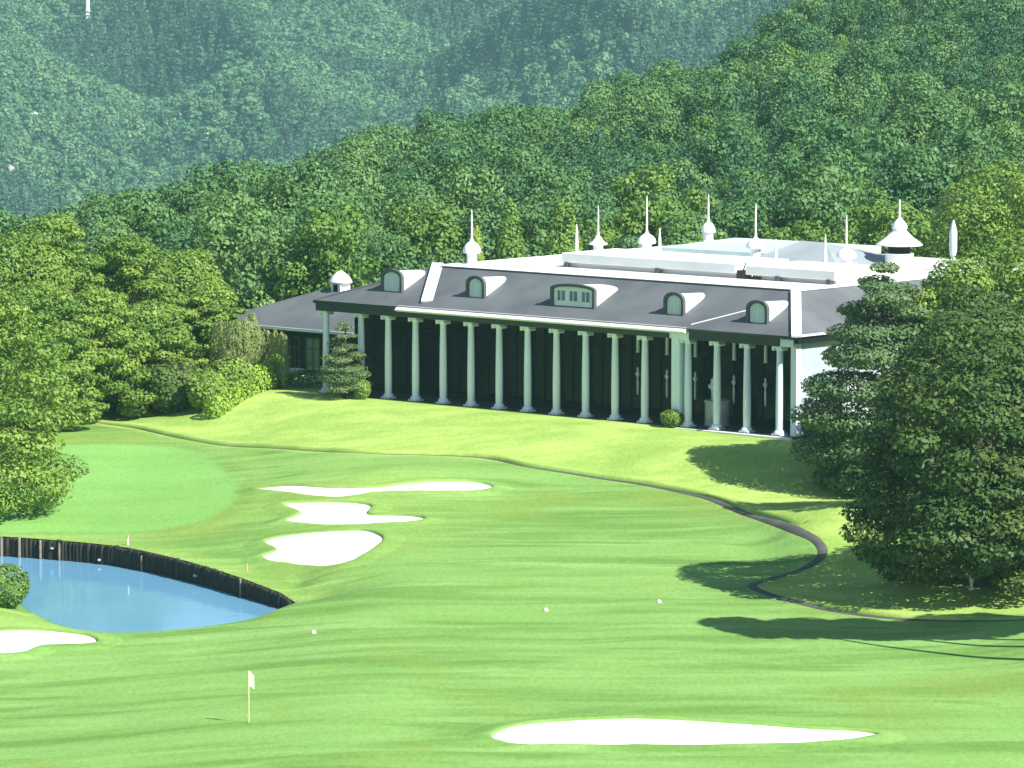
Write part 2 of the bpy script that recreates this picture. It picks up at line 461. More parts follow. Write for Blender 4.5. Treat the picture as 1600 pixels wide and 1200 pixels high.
gx = np.concatenate([np.linspace(-4200, -160, 26), np.linspace(-140, -40, 26), np.arange(-36, 40.01, 0.24), np.linspace(43, 150, 26), np.linspace(170, 4200, 26)])
gx = np.unique(np.round(np.concatenate([gx, np.linspace(-620, 620, 110)]), 3))
gy = np.concatenate([[-300, -100, 0, 60, 100, 130, 150, 160, 168], np.arange(174, 312, 0.45), np.arange(312, 345, 1.5), np.linspace(346, 720, 60), np.linspace(740, 2350, 24), np.linspace(2370, 4300, 130), np.linspace(4400, 8000, 14)])
XX, YY = np.meshgrid(gx, gy)
ZZ = Z(XX.ravel(), YY.ravel())
nx, ny = len(gx), len(gy)
idx = np.arange(nx * ny).reshape(ny, nx)
quads = np.stack([idx[:-1, :-1].ravel(), idx[:-1, 1:].ravel(), idx[1:, 1:].ravel(), idx[1:, :-1].ravel()], 1)
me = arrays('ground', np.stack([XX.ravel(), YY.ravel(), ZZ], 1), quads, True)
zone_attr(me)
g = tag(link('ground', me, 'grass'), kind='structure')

# ------------------------------------------------------------------ pond: water, bank, timber retaining wall
wp = np.array(pond_poly)
V = [(p[0], p[1], POND_Z) for p in wp]
bm = bmesh.new(); vs = [bm.verts.new(p) for p in V]
f = bm.faces.new(vs); bmesh.ops.triangulate(bm, faces=[f]); me = bpy.data.meshes.new('pond'); bm.to_mesh(me); bm.free()
for p in me.polygons: p.use_smooth = False
pw = tag(link('pond_water', me, 'water'), 'blue pond water below the dark timber wall', kind='structure')
if me.polygons[0].normal.z < 0: me.flip_normals()

def normals2d(P):
    T = np.gradient(P, axis=0); T /= np.linalg.norm(T, axis=1)[:, None] + 1e-9
    return np.stack([-T[:, 1], T[:, 0]], 1)
fl = spline(far_line[::3], 8, False)
fn = normals2d(fl)                      # towards the far side
if not (fl[10] + fn[10])[1] > fl[10][1]: fn = -fn
offs = [(0.02, 0.0), (0.35, .01), (0.8, 0.0), (1.3, None), (1.9, None)]
V = []
for k, (o, z) in enumerate(offs):
    q = fl + fn * o
    zz = wall_top(q[:, 0]) + z if z is not None else Z(q[:, 0], q[:, 1]) + (0.006 if k == 3 else -0.05)
    V.append(np.column_stack([q, zz]))
V = np.concatenate(V); n = len(fl)
ii = np.arange(n - 1)
Q = np.concatenate([np.stack([k * n + ii, k * n + ii + 1, (k + 1) * n + ii + 1, (k + 1) * n + ii], 1) for k in range(len(offs) - 1)])
me = arrays('pond_bank', V, Q, True)
if me.polygons[10].normal.z < 0: me.flip_normals()
zone_attr(me)
tag(link('pond_bank', me, 'grass'), kind='structure')

wl = empty('retaining_wall', (float(fl[0][0]), float(fl[0][1]), POND_Z))
tag(wl, 'dark timber pile wall along the far edge of the pond', 'retaining wall')
sl = np.concatenate([[0], np.cumsum(np.linalg.norm(np.diff(fl, axis=0), axis=1))])
pile_meshes = []
for k in range(5):
    r = 0.125 + 0.012 * k
    h = 1.55 + 0.03 * (k % 3)
    pile_meshes.append(MB().lathe([(r, 0), (r * 1.02, h * .6), (r * .97, h - 0.04), (r * .8, h)], 8).mesh('pile', True))
    pile_meshes[-1].materials.append(M['timber'])
s = 0.0; k = 0
while s < sl[-1]:
    x = np.interp(s, sl, fl[:, 0]); y = np.interp(s, sl, fl[:, 1])
    nx_, ny_ = np.interp(s, sl, fn[:, 0]), np.interp(s, sl, fn[:, 1])
    j = rng.normal(0, 0.02)
    o = link('pile', pile_meshes[int(rng.integers(5))], None, wl, (x - nx_ * (.08 + j) - fl[0][0], y - ny_ * (.08 + j) - fl[0][1], -0.50 + rng.normal(0, 0.03) + wall_top(x) + 3.5))
    o.rotation_euler = (rng.normal(0, .015), rng.normal(0, .015), rng.random() * 6)
    s += 0.265; k += 1
def along(u):                       # wall position by photo column
    us = [800 + F * p[0] / (p[1] * math.cos(PITCH) + 35 * math.sin(PITCH)) for p in fl]
    return np.interp(u, us, fl[:, 0]), np.interp(u, us, fl[:, 1]), np.interp(u, us, fn[:, 0]), np.interp(u, us, fn[:, 1])
for u, h, r in ((6, 1.25, .07), (34, 1.30, .085), (67, 1.2, .07), (97, 1.1, .06), (228, 1.0, .075), (383, 1.15, .06)):
    x, y, a_, b_ = along(u)
    mb = MB().lathe([(r, 0), (r, h - .03), (r * .7, h)], 8)
    o = mb.build('pale_post', 'timber_pale', wl, True, loc=(x - a_ * .27 - fl[0][0], y - b_ * .27 - fl[0][1], -0.12))
for i, (u, r) in enumerate(((160, .13), (312, .14), (85, .12))):
    x, y, a_, b_ = along(u)
    bm = bmesh.new(); bmesh.ops.create_icosphere(bm, subdivisions=2, radius=r)
    for vv in bm.verts: vv.co *= 1 + 0.25 * (random.random() - .5); vv.co.z *= .6
    me = bpy.data.meshes.new('pale_stone'); bm.to_mesh(me); bm.free()
    o = link('pale_stone', me, 'rock', wl, (x - a_ * .24 - fl[0][0], y - b_ * .24 - fl[0][1], 0.25 + .5 * ((i * 7) % 5) / 5))

# ------------------------------------------------------------------ sand bunkers
def bunker(pts, label, n=8):
    P = px_poly(pts, n)
    A = 0.5 * np.sum(P[:, 0] * np.roll(P[:, 1], -1) - np.roll(P[:, 0], -1) * P[:, 1])
    if A < 0: P = P[::-1]
    c = P.mean(0); zc = Z1(*c)
    root = empty('sand_bunker', (c[0], c[1], zc)); tag(root, label, 'sand bunker', 'white sand bunkers on the course')
    x0, y0 = P.min(0); x1, y1 = P.max(0)
    G = [(x, y) for x in np.arange(x0, x1, .45) for y in np.arange(y0, y1, .6)]
    G = np.array(G); ins = inside(G[:, 0], G[:, 1], P) & (seg_dist(G[:, 0], G[:, 1], P) > .2); G = G[ins]
    allp = [Vector(p) for p in P] + [Vector(p) for p in G]
    vo, _, fo, *_ = delaunay_2d_cdt(allp, [], [list(range(len(P)))], 1, 1e-4)
    vv = np.array([[p.x, p.y] for p in vo])
    zz = Z(vv[:, 0], vv[:, 1]) + 0.045
    me = bpy.data.meshes.new('sand'); me.from_pydata([(a - c[0], b_ - c[1], z - zc) for (a, b_), z in zip(vv, zz)], [], [tuple(f_) for f_ in fo])
    me.polygons.foreach_set('use_smooth', np.ones(len(me.polygons), bool))
    if me.polygons[0].normal.z < 0: me.flip_normals()
    link('sand', me, 'sand', root)
    T = np.roll(P, -1, 0) - np.roll(P, 1, 0); T /= np.linalg.norm(T, axis=1)[:, None] + 1e-9
    NN = np.stack([T[:, 1], -T[:, 0]], 1)
    L = []
    wob = 1 + .35 * (vnoise(P[:, 0] * 1.3, P[:, 1] * 1.3) - .5)
    for o, h in ((-.06, 0.0), (0.0, .13), (.12, .17), (.45, .12), (1.0, .04), (1.5, -.05)):
        q = P + NN * o
        L.append(np.column_stack([q, Z(q[:, 0], q[:, 1]) + h * wob]))
    V = np.concatenate(L); k = len(P); i = np.arange(k); j = (i + 1) % k
    Q = np.concatenate([np.stack([r * k + i, r * k + j, (r + 1) * k + j, (r + 1) * k + i], 1) for r in range(5)])
    me = arrays('grass_lip', V, Q, True); zone_attr(me)
    if me.polygons[k * 3].normal.z < 0: me.flip_normals()
    me.vertices.foreach_set('co', (V - np.array([c[0], c[1], zc])).astype(np.float32).ravel()); me.update()
    link('grass_lip', me, 'grass', root)
bunker([(398, 766), (450, 761), (520, 764), (590, 764), (650, 756), (700, 754), (745, 756), (770, 764), (735, 770), (660, 770), (590, 772), (535, 780), (480, 777), (430, 770)], 'long thin white bunker farthest from the camera, below the clubhouse lawn')
bunker([(443, 790), (480, 787), (545, 787), (580, 793), (577, 806), (640, 808), (664, 813), (640, 818), (560, 823), (490, 822), (446, 816), (470, 804)], 'middle of three stacked white bunkers, with a long right arm')
bunker([(415, 848), (470, 836), (560, 831), (592, 838), (597, 848), (570, 868), (535, 884), (470, 886), (425, 880), (411, 871), (432, 861)], 'broad white bunker nearest the pond, lowest of three stacked')
bunker([(-90, 992), (0, 988), (70, 988), (130, 994), (152, 1003), (140, 1009), (70, 1012), (30, 1024), (-30, 1026), (-90, 1026)], 'white bunker at the left edge below the pond')
bunker([(768, 1152), (800, 1138), (870, 1130), (980, 1125), (1080, 1128), (1160, 1134), (1260, 1141), (1340, 1145), (1372, 1151), (1340, 1158), (1240, 1165), (1100, 1169), (940, 1169), (820, 1167), (780, 1161)], 'large white bunker in the right foreground')

# ------------------------------------------------------------------ cart path
def ribbon(name, pts, widths, mat, lift=0.016, kerb=None):
    P = spline([ground(u, v)[:2] for u, v in pts], 8, False)
    w = np.interp(np.linspace(0, 1, len(P)), np.linspace(0, 1, len(widths)), widths)
    nn = normals2d(P)
    A, B = P - nn * w[:, None] / 2, P + nn * w[:, None] / 2
    mid = P
    def zz(q, l): return np.column_stack([q, Z(q[:, 0], q[:, 1]) + l])
    V = np.concatenate([zz(A, -.05), zz(A + nn * .03, lift), zz(mid, lift + .006), zz(B - nn * .03, lift), zz(B, -.05)])
    k = len(P); i = np.arange(k - 1)
    Q = np.concatenate([np.stack([r * k + i, r * k + i + 1, (r + 1) * k + i + 1, (r + 1) * k + i], 1) for r in range(4)])
    me = arrays(name, V, Q, True)
    if me.polygons[2 * k].normal.z < 0: me.flip_normals()
    o = tag(link(name, me, mat), kind='structure')
    return o, P, nn, w
pp = [(120, 655), (200, 668), (300, 689), (420, 701), (560, 708), (740, 715), (820, 729), (900, 742), (1000, 757), (1080, 773), (1130, 788), (1190, 811), (1245, 830), (1278, 848), (1284, 868), (1255, 889), (1205, 905), (1175, 916), (1215, 934), (1290, 952), (1350, 962), (1420, 969), (1500, 971), (1620, 968)]
cp, P_, n_, w_ = ribbon('cart_path', pp, [.12, .12, .12, .15, .16, .22, .3, .36, .45, .55, .65, .65, .65, .6, .6, .55, .55, .55, .6, .6, .5, .45, .35, .3], 'concrete')
cp['label'] = 'narrow grey cart path curving along the clubhouse lawn and round the tree knoll'
if n_[20][1] < 0: n_ = -n_
def bank(name, P, nn, off, h, w):
    """A grassy bank edge rising behind the path."""
    L = []
    for o, z in ((off, -.03), (off + .04, h), (off + .3, h + .06), (off + w * .6, h * .5), (off + w, -.05)):
        o = np.broadcast_to(o, (len(P),))
        q = P + nn * o[:, None]; L.append(np.column_stack([q, Z(q[:, 0], q[:, 1]) + z]))
    V = np.concatenate(L); k = len(P); i = np.arange(k - 1)
    Q = np.concatenate([np.stack([r * k + i, r * k + i + 1, (r + 1) * k + i + 1, (r + 1) * k + i], 1) for r in range(4)])
    me = arrays(name, V, Q, True)
    if me.polygons[2 * k].normal.z < 0: me.flip_normals()
    zone_attr(me)
    return tag(link(name, me, 'grass'), kind='structure')
def taper(n): return np.minimum(1, np.minimum(np.arange(n), np.arange(n)[::-1]) / 8.0)
for a_, b_, h_ in ((0, 12 * 8, .17), (18 * 8, len(P_), .15)):
    k_ = b_ - a_; bank('grass_bank', P_[a_:b_], n_[a_:b_], w_[a_:b_] / 2, h_ * taper(k_), 1.8)

# ------------------------------------------------------------------ clubhouse
ch = empty('clubhouse', tuple(BL), BROT)
tag(ch, 'long grey-roofed clubhouse with a row of white columns, dormers and roof finials', 'clubhouse')
GR = 0.0
EZ, RZ = 6.15, 8.42
SL, SR, DF, DB = -6.3, 34.4, -0.6, 37.0
RL, RR, RD = 0.3, 30.4, 4.4
# plinth and floor
MB().box(-6.2, 33.9, -0.42, DB - 1, -0.8, 0.0).build('plinth', 'dark_stone', ch)
MB().box(25.0, 34.0, -0.72, -.422, -0.8, -.03).build('step', 'white', ch, bevel=.02)
# columns
def column(s, d=0.0, h=5.46, r=0.245):
    c = MB().lathe([(r * .96, .30), (r * 1.0, h * .2), (r * 1.0, h * .38), (r * .93, h * .65), (r * .80, h - .36)], 20).build('column', 'column', ch, True, loc=(s, d, 0.0))
    MB().box(-.36, .36, -.36, .36, 0, .10).lathe([(.35, .10), (.37, .15), (.34, .21), (.30, .30)], 20).build('base', 'column', c, True)
    mb = MB().lathe([(r * .84, h - .36), (r * .88, h - .30), (r * 1.0, h - .16), (r * 1.2, h - .12)], 20).box(-.36, .36, -.36, .36, h - .12, h)
    for sx in (-1, 1):                                # scroll ends of the capital
        mb.tube([(sx * .31, -.31, h - .20), (sx * .31, .31, h - .20)], [.095, .095], 10)
    mb.build('capital', 'column', c, True)
    return c
for s in [-5.65, -2.45] + [2.44 * i for i in range(10)] + [25.45, 27.75, 30.12, 32.66]:
    column(s)
# square corner pier where the central front meets the right-hand wing
MB().box(24.35, 25.0, -.32, .32, 0, 6.0).box(24.25, 25.85, -.40, .40, 5.46, 6.02).build('corner_pier', 'column', ch, bevel=.012)
MB().box(32.9, 33.95, -.34, .45, 5.46, 6.02).box(33.5, 33.95, -.02, .45, 0, 5.46).build('corner_pier', 'column', ch, bevel=.012)
# glazed front set back behind the columns
gd = 3.0
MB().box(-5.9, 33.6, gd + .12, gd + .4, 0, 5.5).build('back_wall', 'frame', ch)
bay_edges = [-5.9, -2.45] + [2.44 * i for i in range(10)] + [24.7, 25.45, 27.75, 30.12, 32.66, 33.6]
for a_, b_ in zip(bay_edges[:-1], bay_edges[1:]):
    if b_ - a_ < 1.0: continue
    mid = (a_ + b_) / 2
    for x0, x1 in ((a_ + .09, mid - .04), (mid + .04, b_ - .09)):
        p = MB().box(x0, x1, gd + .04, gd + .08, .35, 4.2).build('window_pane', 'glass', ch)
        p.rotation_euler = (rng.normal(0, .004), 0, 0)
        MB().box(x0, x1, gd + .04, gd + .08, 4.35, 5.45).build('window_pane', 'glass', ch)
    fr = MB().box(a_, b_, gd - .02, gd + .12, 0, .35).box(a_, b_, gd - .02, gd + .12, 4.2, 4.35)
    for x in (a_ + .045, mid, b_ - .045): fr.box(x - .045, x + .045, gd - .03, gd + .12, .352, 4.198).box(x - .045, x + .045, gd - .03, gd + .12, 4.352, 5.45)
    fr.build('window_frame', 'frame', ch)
# white half-columns, and solid shapes standing in for columns reflected in the glass
for i, s in enumerate([-3.6, -1.0, 1.6, 4.1, 6.6, 19.0, 21.4, 23.7, 26.8, 29.3, 31.7]):
    if i < 5: continue
    w = MB().lathe([(.12, 4.0), (.15, 4.05), (.12, 4.12), (.11, 5.3), (.16, 5.4), (.16, 5.46)], 12).build('wall_pilaster', 'column', ch, True, loc=(s, gd - .16, 0))
    MB().lathe([(.02, 1.1), (.06, 1.14), (.07, 1.9), (.05, 2.25), (.12, 2.35), (.15, 2.5), (.06, 2.62), (.08, 2.75), (.02, 2.9)], 12).build('mirrored_column', 'column', ch, True, loc=(s + .05, gd - .24, .2))
# soffit, entablature, gutters
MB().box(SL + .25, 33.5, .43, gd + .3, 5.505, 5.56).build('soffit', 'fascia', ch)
MB().box(SL + .12, 24.24, -.46, .42, 5.462, 6.0).build('entablature', 'fascia', ch)
MB().box(25.86, 32.88, -.46, .42, 5.462, 6.0).build('entablature', 'fascia', ch)
MB().box(SL + .02, 1.2, DF, -.462, 5.95, 6.13).build('fascia_board', 'fascia', ch)
MB().box(25.9, SR - .1, DF, -.462, 5.95, 6.13).build('fascia_board', 'fascia', ch)
MB().add([(1.3, -.80, 5.88), (25.75, -.80, 5.88), (25.75, -.47, 5.80), (1.3, -.47, 5.80), (1.3, -.80, 5.96), (25.75, -.80, 5.96), (25.75, -.47, 6.22), (1.3, -.47, 6.22)],
         [(3, 2, 1, 0), (4, 5, 6, 7), (0, 1, 5, 4), (1, 2, 6, 5), (2, 3, 7, 6), (3, 0, 4, 7)]).build('white_gutter', 'white', ch, bevel=.015)
# main roof (truncated hip) and its flat deck
V = [(SL, DF, EZ), (SR, DF, EZ), (SR, DB, EZ), (SL, DB, EZ), (RL, RD, RZ), (RR, RD, RZ), (RR, DB - 5, RZ), (RL, DB - 5, RZ),
     (SL, DF, EZ - .10), (SR, DF, EZ - .10), (SR, DB, EZ - .10), (SL, DB, EZ - .10)]
mb = MB().add(V, [(0, 1, 5, 4), (1, 2, 6, 5), (2, 3, 7, 6), (3, 0, 4, 7), (4, 5, 6, 7), (8, 9, 1, 0), (9, 10, 2, 1), (10, 11, 3, 2), (11, 8, 0, 3), (11, 10, 9, 8)])
roof = mb.build('main_roof', 'slate', ch)
MB().box(RL + .12, RR - .1, RD + .12, DB - 5.2, RZ - .2, RZ + .06).build('flat_roof', 'membrane', ch)
MB().bar((RL, RD, RZ - .01), (RR, RD, RZ - .01), .2, .08).build('ridge_cap', 'hood', roof)
MB().bar((RR, RD, RZ - .03), (SR, DF, EZ - .03), .62, .14).build('hip_cap', 'column', roof)
MB().bar((RL, RD, RZ - .03), (SL, DF, EZ - .03), .35, .07).build('hip_cap', 'slate', roof)
MB().bar((RR, RD, RZ - .01), (RR, DB - 5, RZ - .01), .25, .12).build('ridge_cap', 'column', roof)
MB().bar((RL, RD, RZ - .01), (RL, DB - 5, RZ - .01), .25, .12).build('ridge_cap', 'column', roof)
def roof_pt(u, v):
    """Local point where the sight line meets the front slope."""
    k = (RZ - EZ) / (RD - DF)
    lo, hi = EZ - 1, RZ + 1
    for _ in range(40):
        z = (lo + hi) / 2; s_, d_ = bl(u, v, z)
        if z < EZ + (d_ - DF) * k: lo = z
        else: hi = z
    return s_, d_, z
a_, b_ = roof_pt(684, 413), roof_pt(667, 472)
MB().bar((a_[0], a_[1], a_[2] - .02), (b_[0], b_[1], b_[2] - .02), .75, .14).build('roof_band', 'column', roof)
a_, b_ = roof_pt(1170, 484), roof_pt(1080, 507)
MB().bar((a_[0], a_[1], a_[2] - .02), (b_[0], b_[1], b_[2] - .02), .22, .05).build('roof_flashing', 'dormer_grey', roof)
MB().bar((SR, DF + .1, EZ - .01), (SR, 30, EZ - .01), .3, .09).build('white_gutter', 'white', roof)
MB().box(SR - .35, SR - .02, DF + .2, 30, EZ - .45, EZ - .11).build('fascia_board', 'frame', roof)
# side wall on the right
MB().box(33.55, 33.9, .46, DB - 1, 0, 5.9).build('side_wall', 'wall_blue', ch)
for i in range(4):
    d0 = 4.5 + i * 4.2
    w = MB().box(33.9, 33.95, d0, d0 + 1.6, 1.0, 3.4).build('side_window', 'glass_pale', ch)
    MB().box(33.9, 34.0, d0 - .12, d0, .9, 3.5).box(33.9, 34.0, d0 + 1.6, d0 + 1.72, .9, 3.5).box(33.9, 34.0, d0, d0 + 1.6, 3.4, 3.5).box(33.9, 34.05, d0, d0 + 1.6, .9, 1.0).build('frame', 'frame', w)
# dormers
k_ = (RZ - EZ) / (RD - DF)
def dormer(u, v, w, wall, rise, windows):
    s, d, z = roof_pt(u, v)
    dm = empty('dormer', (s, d, z - .02), 0, ch)
    back = (wall + rise) / k_ + .5
    n = 10
    def prof(wd, wl, rs):
        return [(-wd / 2, -.25), (-wd / 2, wl)] + [(-wd / 2 * math.cos(math.pi * i / n), wl + rs * math.sin(math.pi * i / n)) for i in range(1, n)] + [(wd / 2, wl), (wd / 2, -.25)]
    def extr(p, y0, y1, drop=0.0):
        m_ = len(p)
        V = [(x, y0, zz) for x, zz in p] + [(x, y1, zz - drop) for x, zz in p]
        return V, [(i, (i + 1) % m_, m_ + (i + 1) % m_, m_ + i) for i in range(m_)] + [tuple(range(m_ - 1, -1, -1)), tuple(range(m_, 2 * m_))]
    MB().add(*extr(prof(w, wall, rise), .10, back, .12)).build('dormer_shell', 'white', dm, True)
    # hood: an arched ring standing proud at the front
    po, pi_ = prof(w + .16, wall + .05, rise + .06), prof(w - .22, wall - .03, rise - .05)
    m_ = len(po); V = []; Fc = []
    for y in (-.14, .12):
        V += [(x, y, zz) for x, zz in po]; V += [(x, y, zz) for x, zz in pi_]
    for i in range(m_ - 1):
        Fc += [(i, i + 1, m_ + i + 1, m_ + i), (2 * m_ + i, 3 * m_ + i, 3 * m_ + i + 1, 2 * m_ + i + 1), (i, 2 * m_ + i, 2 * m_ + i + 1, i + 1), (m_ + i, m_ + i + 1, 3 * m_ + i + 1, 3 * m_ + i)]
    MB().add(V, Fc).build('hood', 'hood', dm)
    MB().add(*extr(prof(w - .24, wall - .04, rise - .06), .02, .098)).build('front_panel', 'dormer_grey' if windows < 3 else 'white', dm)
    if windows < 3:
        MB().add(*extr([(x * .72, zz * .86 + .12) for x, zz in prof(w - .30, wall - .1, rise - .08)], -.01, .019)).build('window_pane', 'glass_pale', dm)
        MB().box(-.03, .03, -.03, -.012, .1, wall + rise * .6).build('mullion', 'dormer_grey', dm)
    else:
        for i in range(windows):
            x = (i - (windows - 1) / 2) * w * .29
            p = MB().box(x - .30, x + .30, -.005, .018, .36, .98).build('window_pane', 'glass_blue', dm)
            MB().box(x - .03, x + .03, -.03, -.007, .32, .98).box(x - .38, x - .342, -.03, .017, .30, 1.0).box(x + .342, x + .38, -.03, .017, .30, 1.0).build('window_frame', 'white', dm)
dormer(613, 455, 1.75, .95, .42, 1)
dormer(744, 464, 1.45, .85, .45, 1)
dormer(896, 479, 3.55, 1.10, .26, 3)
dormer(1054, 491, 1.45, .85, .45, 1)
dormer(1184, 504, 1.50, .85, .45, 1)
# raised white slab on short posts across the flat roof
MB().box(7.4, 21.6, 9.5, 13.5, RZ + .05, 8.78).build('roof_upstand', 'membrane', ch)
MB().box(7.2, 21.9, 9.0, 14.5, 8.80, 9.42).build('raised_roof', 'membrane', ch, bevel=.04)
MB().box(22.9, 29.6, 9.5, 13.5, RZ + .05, 8.74).build('roof_upstand', 'membrane', ch)
MB().box(22.7, 29.9, 9.0, 14.5, 8.76, 9.36).build('raised_roof', 'membrane', ch, bevel=.04)
for s in (7.6, 15.4, 25.3, 29.4):
    MB().box(s - .18, s + .18, 8.94, 9.2, RZ + .04, 8.79).build('roof_post', 'hood', ch)
# rooftop unit
mb = MB().box(21.9, 22.6, 9.1, 9.8, RZ + .05, 9.0).box(22.6, 23.6, 9.1, 9.6, RZ + .05, RZ + .2)
mb.tube([(22.3, 9.3, 9.0), (22.5, 9.3, 9.5)], [.05, .04]).tube([(23.1, 9.3, 8.6), (23.25, 9.3, 9.4)], [.05, .04])
mb.build('rooftop_unit', 'bark', ch)
# rear roofs
MB().add([(4.0, 23, RZ), (14.6, 23, RZ), (14.6, 34, RZ), (4.0, 34, RZ), (4.0, 23, 8.9), (14.6, 23, 8.9), (14.6, 34, 8.9), (4.0, 34, 8.9), (6.5, 28, 9.4), (12, 28, 9.4)],
         [(0, 1, 5, 4), (1, 2, 6, 5), (2, 3, 7, 6), (3, 0, 4, 7), (4, 5, 9, 8), (5, 6, 9), (6, 7, 8, 9), (7, 4, 8)]).build('rear_roof', 'teal_roof', ch)
MB().add([(15.4, 18.6, RZ), (22.6, 18.6, RZ), (22.6, 26.4, RZ), (15.4, 26.4, RZ), (15.2, 18.4, 8.75), (22.8, 18.4, 8.75), (22.8, 26.6, 8.75), (15.2, 26.6, 8.75), (16.6, 22.6, 9.95), (18.6, 22.6, 9.9)],
         [(0, 1, 5, 4), (1, 2, 6, 5), (2, 3, 7, 6), (3, 0, 4, 7), (4, 5, 9, 8), (5, 6, 9), (6, 7, 8, 9), (7, 4, 8)]).build('rear_roof', 'slate_pale', ch)
# cupolas: base, mushroom dome, spire
def cupola(u, v_base, dome_w, dome_h, base_h, spire_h, spire_mat, base_w=0.55, z0=RZ + .05, sd=None, kind=0):
    s, d = sd if sd else bl(u, v_base, z0)
    c = empty('cupola', (s, d, z0), 0, ch)
    bw = dome_w * base_w / 2
    MB().lathe([(bw * 1.1, 0), (bw * 1.1, .06), (bw, .1), (bw, base_h - .06), (bw * 1.15, base_h)], 14).build('drum', 'white', c, True)
    R_ = dome_w / 2
    if kind == 0:
        pr = [(R_ * .6, 0), (R_ * .98, .04), (R_, dome_h * .22), (R_ * .9, dome_h * .5), (R_ * .62, dome_h * .78), (R_ * .28, dome_h * .95), (.09, dome_h * 1.12)]
    else:
        pr = [(R_ * .5, 0), (R_ * .98, .02), (R_ * 1.02, dome_h * .12), (R_ * .66, dome_h * .38), (R_ * .40, dome_h * .7), (R_ * .22, dome_h * .95), (.09, dome_h * 1.15)]
    MB().lathe(pr, 18, (0, 0, base_h)).build('dome', 'white', c, True)
    z = base_h + dome_h
    MB().lathe([(.09, z - .05), (.10, z + .15), (.07, z + .3), (.06, z + spire_h * .7), (.025, z + spire_h)], 10).build('spire', spire_mat, c, True)
    return c
cupola(727, 409, 1.22, .85, .70, 2.1, 'spire_blue', sd=(.95, 7.1))
cupola(933, 392, 1.30, .62, .55, 2.1, 'spire_blue', sd=(.6, 20.4), kind=1)
cupola(1011, 395, 1.28, .72, .75, 2.6, 'spire_pale', sd=(4.2, 21.3))
cupola(1106, 386, 1.0, .8, .60, 1.9, 'spire_pale', .7, sd=(3.9, 28.3), z0=9.0)
cupola(1182, 408, 1.30, .72, .95, 2.3, 'spire_pale', sd=(14.5, 20.3))
cupola(1320, 425, 1.35, .70, 1.0, 2.1, 'spire_pale', sd=(24.7, 16.9))
for sd, h in (((.55, 18.2), 2.1), ((8.6, 17.4), 2.2), ((19.7, 15.9), 2.1), ((24.0, 15.6), 2.6)):
    MB().lathe([(.11, 0), (.12, h * .35), (.10, h * .7), (.02, h)], 8, (0, 0, 0)).build('roof_spike', 'spire_pale', ch, True, loc=(sd[0], sd[1], RZ + .05))
# larger belvedere with a flared white roof
s, d = bl(1405, 418, RZ)
bv = empty('belvedere', (s, d, RZ + .35), 0, ch)
MB().lathe([(.95, -.3), (.95, .55), (1.0, .6)], 16).build('drum', 'white', bv, True)
MB().lathe([(.75, .6), (.75, 1.1)], 16).build('louvre', 'frame', bv, True)
MB().lathe([(1.0, 1.08), (1.52, 1.12), (1.52, 1.2), (.95, 1.62), (.55, 2.0), (.42, 2.15)], 20).build('flared_roof', 'white', bv, True)
MB().lathe([(.42, 2.15), (.52, 2.22), (.5, 2.45), (.28, 2.75), (.08, 2.95), (.07, 3.7), (.03, 4.15)], 16).build('finial', 'white', bv, True)
s, d = bl(1489, 425, RZ)
fn_ = empty('cupola', (s, d, RZ), 0, ch)
MB().lathe([(.5, 0), (.5, .12), (.34, .2), (.3, .34), (.36, .5), (.34, .66), (.2, .85), (.12, .96)], 12).build('dome', 'white', fn_, True)
MB().lathe([(.14, .95), (.25, 1.4), (.26, 2.6), (.16, 3.0), (.04, 3.4)], 12).build('spire', 'spire_blue', fn_, True)
# left wing
WE, WR = 3.15, 5.4
V = [(-24.2, 7.4, WE), (0, 7.4, WE), (0, 19, WE), (-24.2, 19, WE), (-18.4, 13.2, WR), (0, 13.2, WR), (-24.2, 7.4, WE - .12), (0, 7.4, WE - .12), (0, 19, WE - .12), (-24.2, 19, WE - .12)]
wr = MB().add(V, [(0, 1, 5, 4), (1, 2, 5), (2, 3, 4, 5), (3, 0, 4), (6, 7, 1, 0), (7, 8, 2, 1), (8, 9, 3, 2), (9, 6, 0, 3), (9, 8, 7, 6)]).build('wing_roof', 'slate', ch)
MB().box(-24.3, -.1, 7.28, 7.39, WE - .16, WE + .03).build('gutter', 'column', wr)
MB().bar((-18.4, 13.2, WR - .03), (-24.2, 7.4, WE - .03), .3, .07).build('hip_cap', 'slate', wr)
MB().box(-23.6, -6.0, 8.2, 18.4, -.3, WE - .125).build('wing_wall', 'frame', ch)
for x0, x1, mt in ((-19.2, -17.3, 'glass_wing'), (-16.9, -16.2, 'glass'), (-15.4, -14.2, 'glass_wing'), (-13.4, -11.6, 'glass'), (-11.2, -9.4, 'glass')):
    w = MB().box(x0, x1, 8.14, 8.197, .3, 2.45).build('wing_window', mt, ch)
    MB().box(x0 - .1, x0, 8.1, 8.199, .2, 2.55).box(x1, x1 + .1, 8.1, 8.199, .2, 2.55).box(x0, x1, 8.1, 8.199, 2.45, 2.55).box(x0, x1, 8.1, 8.199, .2, .3).box((x0 + x1) / 2 - .035, (x0 + x1) / 2 + .035, 8.11, 8.139, .3, 2.45).box(x0, x1, 8.115, 8.138, 1.72, 1.79).build('frame', 'fascia', w)
# hooded vent on the wing roof
vent = empty('roof_vent', (-17.2, 13.4, WR - .35), 0, ch)
MB().box(-.45, .45, -.5, .5, 0, .85).build('shaft', 'white', vent)
MB().box(-.2, .2, -.53, -.502, .25, .75).build('opening', 'frame', vent)
MB().lathe([(.85, .85), (.88, .92), (.7, 1.25), (.35, 1.55), (.05, 1.7)], 10, sx=1, sy=.9).build('hood', 'white', vent, True)
MB().box(.45, 1.3, -.4, .4, 0, .32).build('side_duct', 'white', vent)

